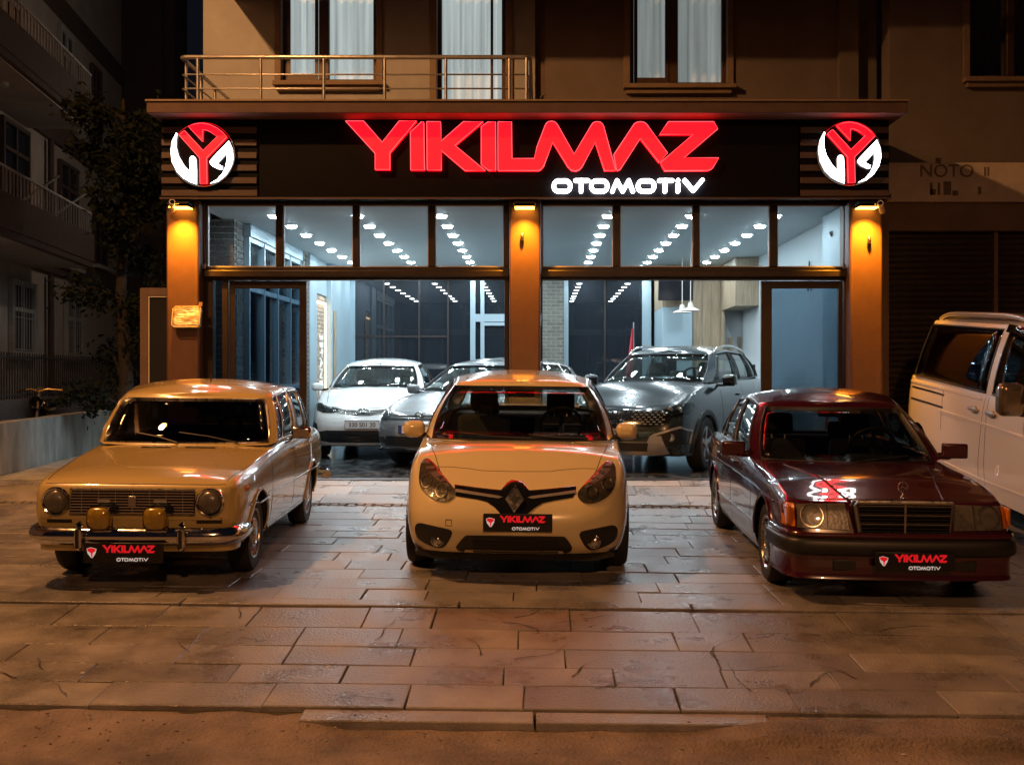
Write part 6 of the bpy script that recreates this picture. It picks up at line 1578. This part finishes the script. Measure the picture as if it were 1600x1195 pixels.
for x0, x1, lb in ((4.44,X_(1549,14.5),'dark roller shutter next to the showroom column, behind the minibus'), (X_(1556,14.5),7.6,'dark roller shutter further along, right of the shutter post')):
    t = thing('roller_shutter', lb, 'shutter', (x0, 14.5, 0)); w = x1-x0; m2 = MB(); 
    m2.add([(0,.012,0),(0,.0,.012),(0,-.012,.038),(0,0,.064),(0,.012,.074),(w,.012,0),(w,0,.012),(w,-.012,.038),(w,0,.064),(w,.012,.074)], [(i,i+5,i+6,i+1) for i in range(4)])
    me = m2.mesh('shutter_slat', M['shutter'])
    for k in range(41): inst(me, 'shutter_slat', t, (0,0,.076*k))
    mb = MB(); mb.box(0,w,.02,.04,0,3.12); mb.build('shutter_backing', M['black'], t)
mb = MB(); mb.box(X_(1549,14.5)+.004, X_(1556,14.5)-.004, 14.42, 14.6, 0, 3.12); bpart(mb, 'shutter_post', M['wall_dark'])
# ------------------------------------------------------------------ left: low wall, fence, older block, tree
def ln(X0, Y0, Y): return X0-.14*(Y-Y0)
lw = MB()
rows_ = []
for y in lin(11.2,21,60):
    x = ln(-6.72,13.5,y); zt_ = .66+.012*NZ(y*1.5,2)
    rows_.append([(x+.012*NZ(y*2,z*3), y, z if z < .6 else zt_) for z in (-.35,-.05,.2,.45,.62,.66)] + [(x-.22, y, zt_), (x-.22, y, -.35)])
lw.grid(rows_); lw.add(rows_[0], [tuple(range(8))]); tag(lw.build('low_wall', M['concrete'], None, 50), 'low stained concrete wall behind the ivory saloon', 'wall')
fe = thing('iron_fence', 'dark iron bar fence on a concrete base along the older block', 'fence', (ln(-7.5,15,12.5), 12.5, 0)); fe.rotation_euler = (0,0,math.atan(.14))
mb = MB(); mb.box(-.1,.1,-.5,13,-.1,.92); mb.build('base_wall', M['far_band'], fe)
mb = MB(); mb.box(-.02,.02,-.5,13,1.52,1.55); mb.box(-.02,.02,-.5,13,.96,.99); mb.build('rails', M['iron'], fe)
bm_ = MB(); bm_.box(-.009,.009,-.009,.009,.921,1.60); bme = bm_.mesh('fence_bar', M['iron'])
for k in range(112): inst(bme, 'fence_bar', fe, (0,-.4+.118*k,0))
ob = thing('old_block', 'dark older apartment block with balconies left of the showroom', 'building', (ln(-8.6,15,11), 11, 0)); ob.rotation_euler = (0,0,math.atan(.14))
def FYp(px): return -6.5/((px-844)/F+.14)                       # where the sight line of a column meets the facade
def loc(Y): return (Y-11)/math.cos(math.atan(.14))
def win(Y0, Y1, z0, z1, glassm='far_glass', mull=True, grille=False, lit=None):
    a, b = loc(Y0), loc(Y1); mb = MB(); mb.box(-.03,.05,a,a+.08,z0,z1); mb.box(-.03,.05,b-.08,b,z0,z1); mb.box(-.03,.05,a+.08,b-.08,z0,z0+.08); mb.box(-.03,.05,a+.08,b-.08,z1-.08,z1)
    if mull: mb.box(-.03,.04,(a+b)/2-.04,(a+b)/2+.04,z0+.08,z1-.08); mb.box(-.028,.038,a+.08,b-.08,z1-.55,z1-.48)
    f = mb.build('window', M['far_white'] if lit else M['far_band'], ob); p = MB(); p.box(-.01,.0,a+.08,b-.08,z0+.08,z1-.08); p.build('pane', M[glassm], f)
    s_ = MB(); s_.box(-.05,.16,a-.1,b+.1,z0-.08,z0-.003); s_.build('sill', M['far_white'], f)
    if grille:
        g = MB()
        n = 9
        for k in range(n): y = a+.04+(b-a-.08)*k/(n-1); g.tube([(.08,y,z0),(.08,y,z1)], .008, 5)
        for z in (z0+.1,(z0+z1)/2,z1-.1): g.tube([(.08,a,z),(.08,b,z)], .008, 5)
        g.build('window_grille', M['far_white'], f)
mb = MB(); mb.box(-6,-.04,-6,22,-.1,13); mb.build('wall', M['far_wall'], ob)
for z in (3.25,5.85,8.45): mb = MB(); mb.box(-.04,.05,-6,22,z,z+.42); mb.build('band', M['far_band'], ob, bevel=.01)
for z0 in (3.25,5.80):
    mb = MB(); mb.box(-.03,1.12,-6,loc(20.6),z0,z0+.10); mb.box(1.04,1.14,-6,loc(20.6),z0+.102,z0+.62); mb.box(-.03,1.04,loc(20.6)-.10,loc(20.6)-.002,z0+.102,z0+.62); mb.build('balcony', M['far_band'], ob, bevel=.01)
    sf_ = MB(); sf_.box(0,1.03,-6,loc(20.5),z0-.02,z0-.002); sf_.build('soffit', M['far_wall'], ob)
    rr_ = MB()
    for k in range(60): y = loc(20.5)-.16*k; rr_.box(1.08,1.10,y,y+.02,z0+.62,z0+.98)
    rr_.box(1.07,1.11,loc(20.5)-9.6,loc(20.55),z0+.98,z0+1.01); rr_.build('balcony_rail', M['far_white'], ob)
for a in ((FYp(2),FYp(44),3.5,5.7,'far_glass',True,False,None), (FYp(92),FYp(120),3.5,5.6,'far_glass',True,False,None), (FYp(146),FYp(166),3.75,5.2,'far_glass',True,False,None),
          (FYp(16),FYp(52),1.62,2.95,'far_glass',True,True,True), (FYp(102),FYp(128),1.62,2.95,'far_glass',True,True,True), (FYp(92),FYp(114),6.4,8.3,'far_glass',True,False,True), (FYp(142),FYp(157),6.4,8.2,'far_glass',True,False,None), (FYp(2),FYp(30),6.3,8.3,'far_glass',True,False,True), (FYp(-90),FYp(-40),1.6,3.0,'far_glass',True,True,True)): win(*a)
mb = MB(); 
for z0, z1 in ((0,3.2),(3.7,5.8)): mb.tube([(.08,loc(FYp(73)),z0),(.08,loc(FYp(73)),z1)], .06, 10)
mb.build('drainpipe', M['far_band'], ob, 60)
mb = MB(); mb.lathe([(.16,5.778),(.15,5.72),(.08,5.70),(.001,5.70)], 20, 'z', (.55,loc(17.2),0)); mb.build('soffit_lamp', M['far_white'], ob, 50)
for px, l_ in ((12,'pale clothes pole leaning out over the nearer balcony of the older block'), (62,'pale clothes pole leaning out near the drainpipe of the older block')):
    Y = FYp(px)-.6; mb = MB(); p = Vector((ln(-8.5,15,Y), Y, 3.95)); mb.tube([p, p+Vector((.75,.5,.75))], .022, 8); tag(mb.build('clothes_pole', M['far_white'], None, 60), l_, 'pole')
fb = MB(); fb.box(-13,-9.45,28,30,-.1,16); fb.box(-9.45,-9.2,28.2,28.6,-.1,16)
tag(fb.build('distant_block', M['far_band'], None), 'unlit tall block closing the gap beyond the older block', 'building')
tr = thing('garden_tree', 'dark leafy tree standing between the older block and the showroom', 'tree', (-6.55, 17.6, 0)); rt = random.Random(5)
mb = MB(); mb.tube([(0,0,-.05),(.05,0,1.2),(-.05,.05,2.6),(.05,0,4.2),(0,0,5.6)], [.13,.11,.085,.06,.02], 10); limbs = []
for k in range(26):
    z = rt.uniform(1.0,5.6); a = rt.uniform(0,6.28); L_ = (1.15-.12*z)*rt.uniform(.6,1.15)+.3; e = Vector((math.cos(a)*L_, math.sin(a)*L_, z+rt.uniform(-.05,.35))); mb.tube([(0,0,z-.25), e*.5+Vector((0,0,(z-.1)*.5)), e], [.03,.02,.008], 6); limbs.append((Vector((0,0,z-.25)), e))
mb.build('trunk', M['bark'], tr, 60); cr = MB()
for k in range(9000):
    a, e = rt.choice(limbs); f = rt.random()**.6; p = a+(e-a)*f+Vector((rt.gauss(0,.13),rt.gauss(0,.13),rt.gauss(0,.11)-.05))
    d = Vector((rt.gauss(0,1),rt.gauss(0,1),rt.gauss(-.4,.7))).normalized()*rt.uniform(.06,.15); w = d.cross(Vector((rt.gauss(0,1),rt.gauss(0,1),rt.gauss(0,1)))).normalized()*rt.uniform(.018,.04)
    cr.add([p, p+d*.5-w, p+d, p+d*.5+w], [(0,1,2,3)])
cr.build('crown', M['leaf'], tr)
gp = thing('glazed_screen', 'narrow glazed screen in a brown frame left of the plastic box column', 'screen', (X_(245,14.2), 14.2, 0))
w = X_(272,14.2)-X_(219,14.2); h = Z_(450,14.2)
mb = MB(); mb.box(-w/2,-w/2+.10,0,.08,0,h); mb.box(-w/2+.10,w/2,0,.08,h-.10,h); mb.build('frame', M['wall_dark'], gp, bevel=.008); mb = MB(); mb.box(-w/2+.102,-w/2+.118,.01,.06,0,h-.102); mb.box(-w/2+.118,w/2,.01,.06,h-.118,h-.102); mb.build('glazing_bead', M['white_plastic'], gp); mb = MB(); mb.box(-w/2+.118,w/2,.03,.04,0,h-.118); mb.build('pane', M['far_glass'], gp)
# motorcycle behind the low wall
mc = thing('motorcycle', 'dark motorcycle parked behind the low concrete wall', 'motorcycle', (-7.62, 17.3, 0)); mc.rotation_euler = (0,0,R(-82)); 
for x in (-.65,.65):
    mb = MB(); mb.lathe([(.25,-.05),(.30,-.04),(.31,0),(.30,.04),(.25,.05)], 24, 'y', (x,0,.31)); o = mb.build('wheel', M['rubber'], mc, 60); mb = MB(); mb.lathe([(.25,-.02),(.22,0),(.05,-.03),(.001,-.03)], 20, 'y', (x,0,.31)); mb.build('rim', M['alloy'], o, 60)
mb = MB(); mb.tube([(.65,0,.31),(.45,0,.75),(.38,0,1.0)], .03, 8); mb.tube([(-.65,0,.31),(-.2,0,.55),(.4,0,.8)], .035, 8); mb.cbox((0,0,.45), (.4,.26,.3)); mb.build('motorcycle_frame', M['black'], mc, bevel=.02)
mb = MB(); mb.cbox((.12,0,.80), (.45,.26,.2)); mb.build('fuel_tank', M['black_gloss'], mc, bevel=.07, bseg=4); mb = MB(); mb.cbox((-.38,0,.82), (.65,.24,.12)); mb.build('saddle', M['black'], mc, bevel=.04)
mb = MB(); mb.tube([(.38,-.33,1.02),(.36,-.12,1.06),(.38,0,1.02),(.36,.12,1.06),(.30,.33,1.04)], .016, 8); mb.tube([(.1,-.33,1.02),(.38,-.33,1.02)], .024, 8); mb.tube([(.0,-.02,1.05),(.32,-.02,1.07),(.40,-.02,1.0)], .028, 8); mb.build('handlebar', M['brass'], mc, 60)
mb = MB(); mb.lathe([(.09,.03),(.10,0),(.09,-.06),(.04,-.10)], 20, 'x', (.50,0,.86)); mb.build('headlamp', M['chrome'], mc, 60); mb = MB(); mb.tube([(.34,-.2,1.04),(.25,-.24,1.22)], .008, 6); mb.cbox((.22,-.24,1.25), (.12,.03,.06)); mb.build('mirror', M['dull_chrome'], mc, bevel=.01)

# ================================================================== the vehicles
make_lada(); make_fluence(); make_merc(); make_corolla(); make_golf(); make_fiat(); make_van()
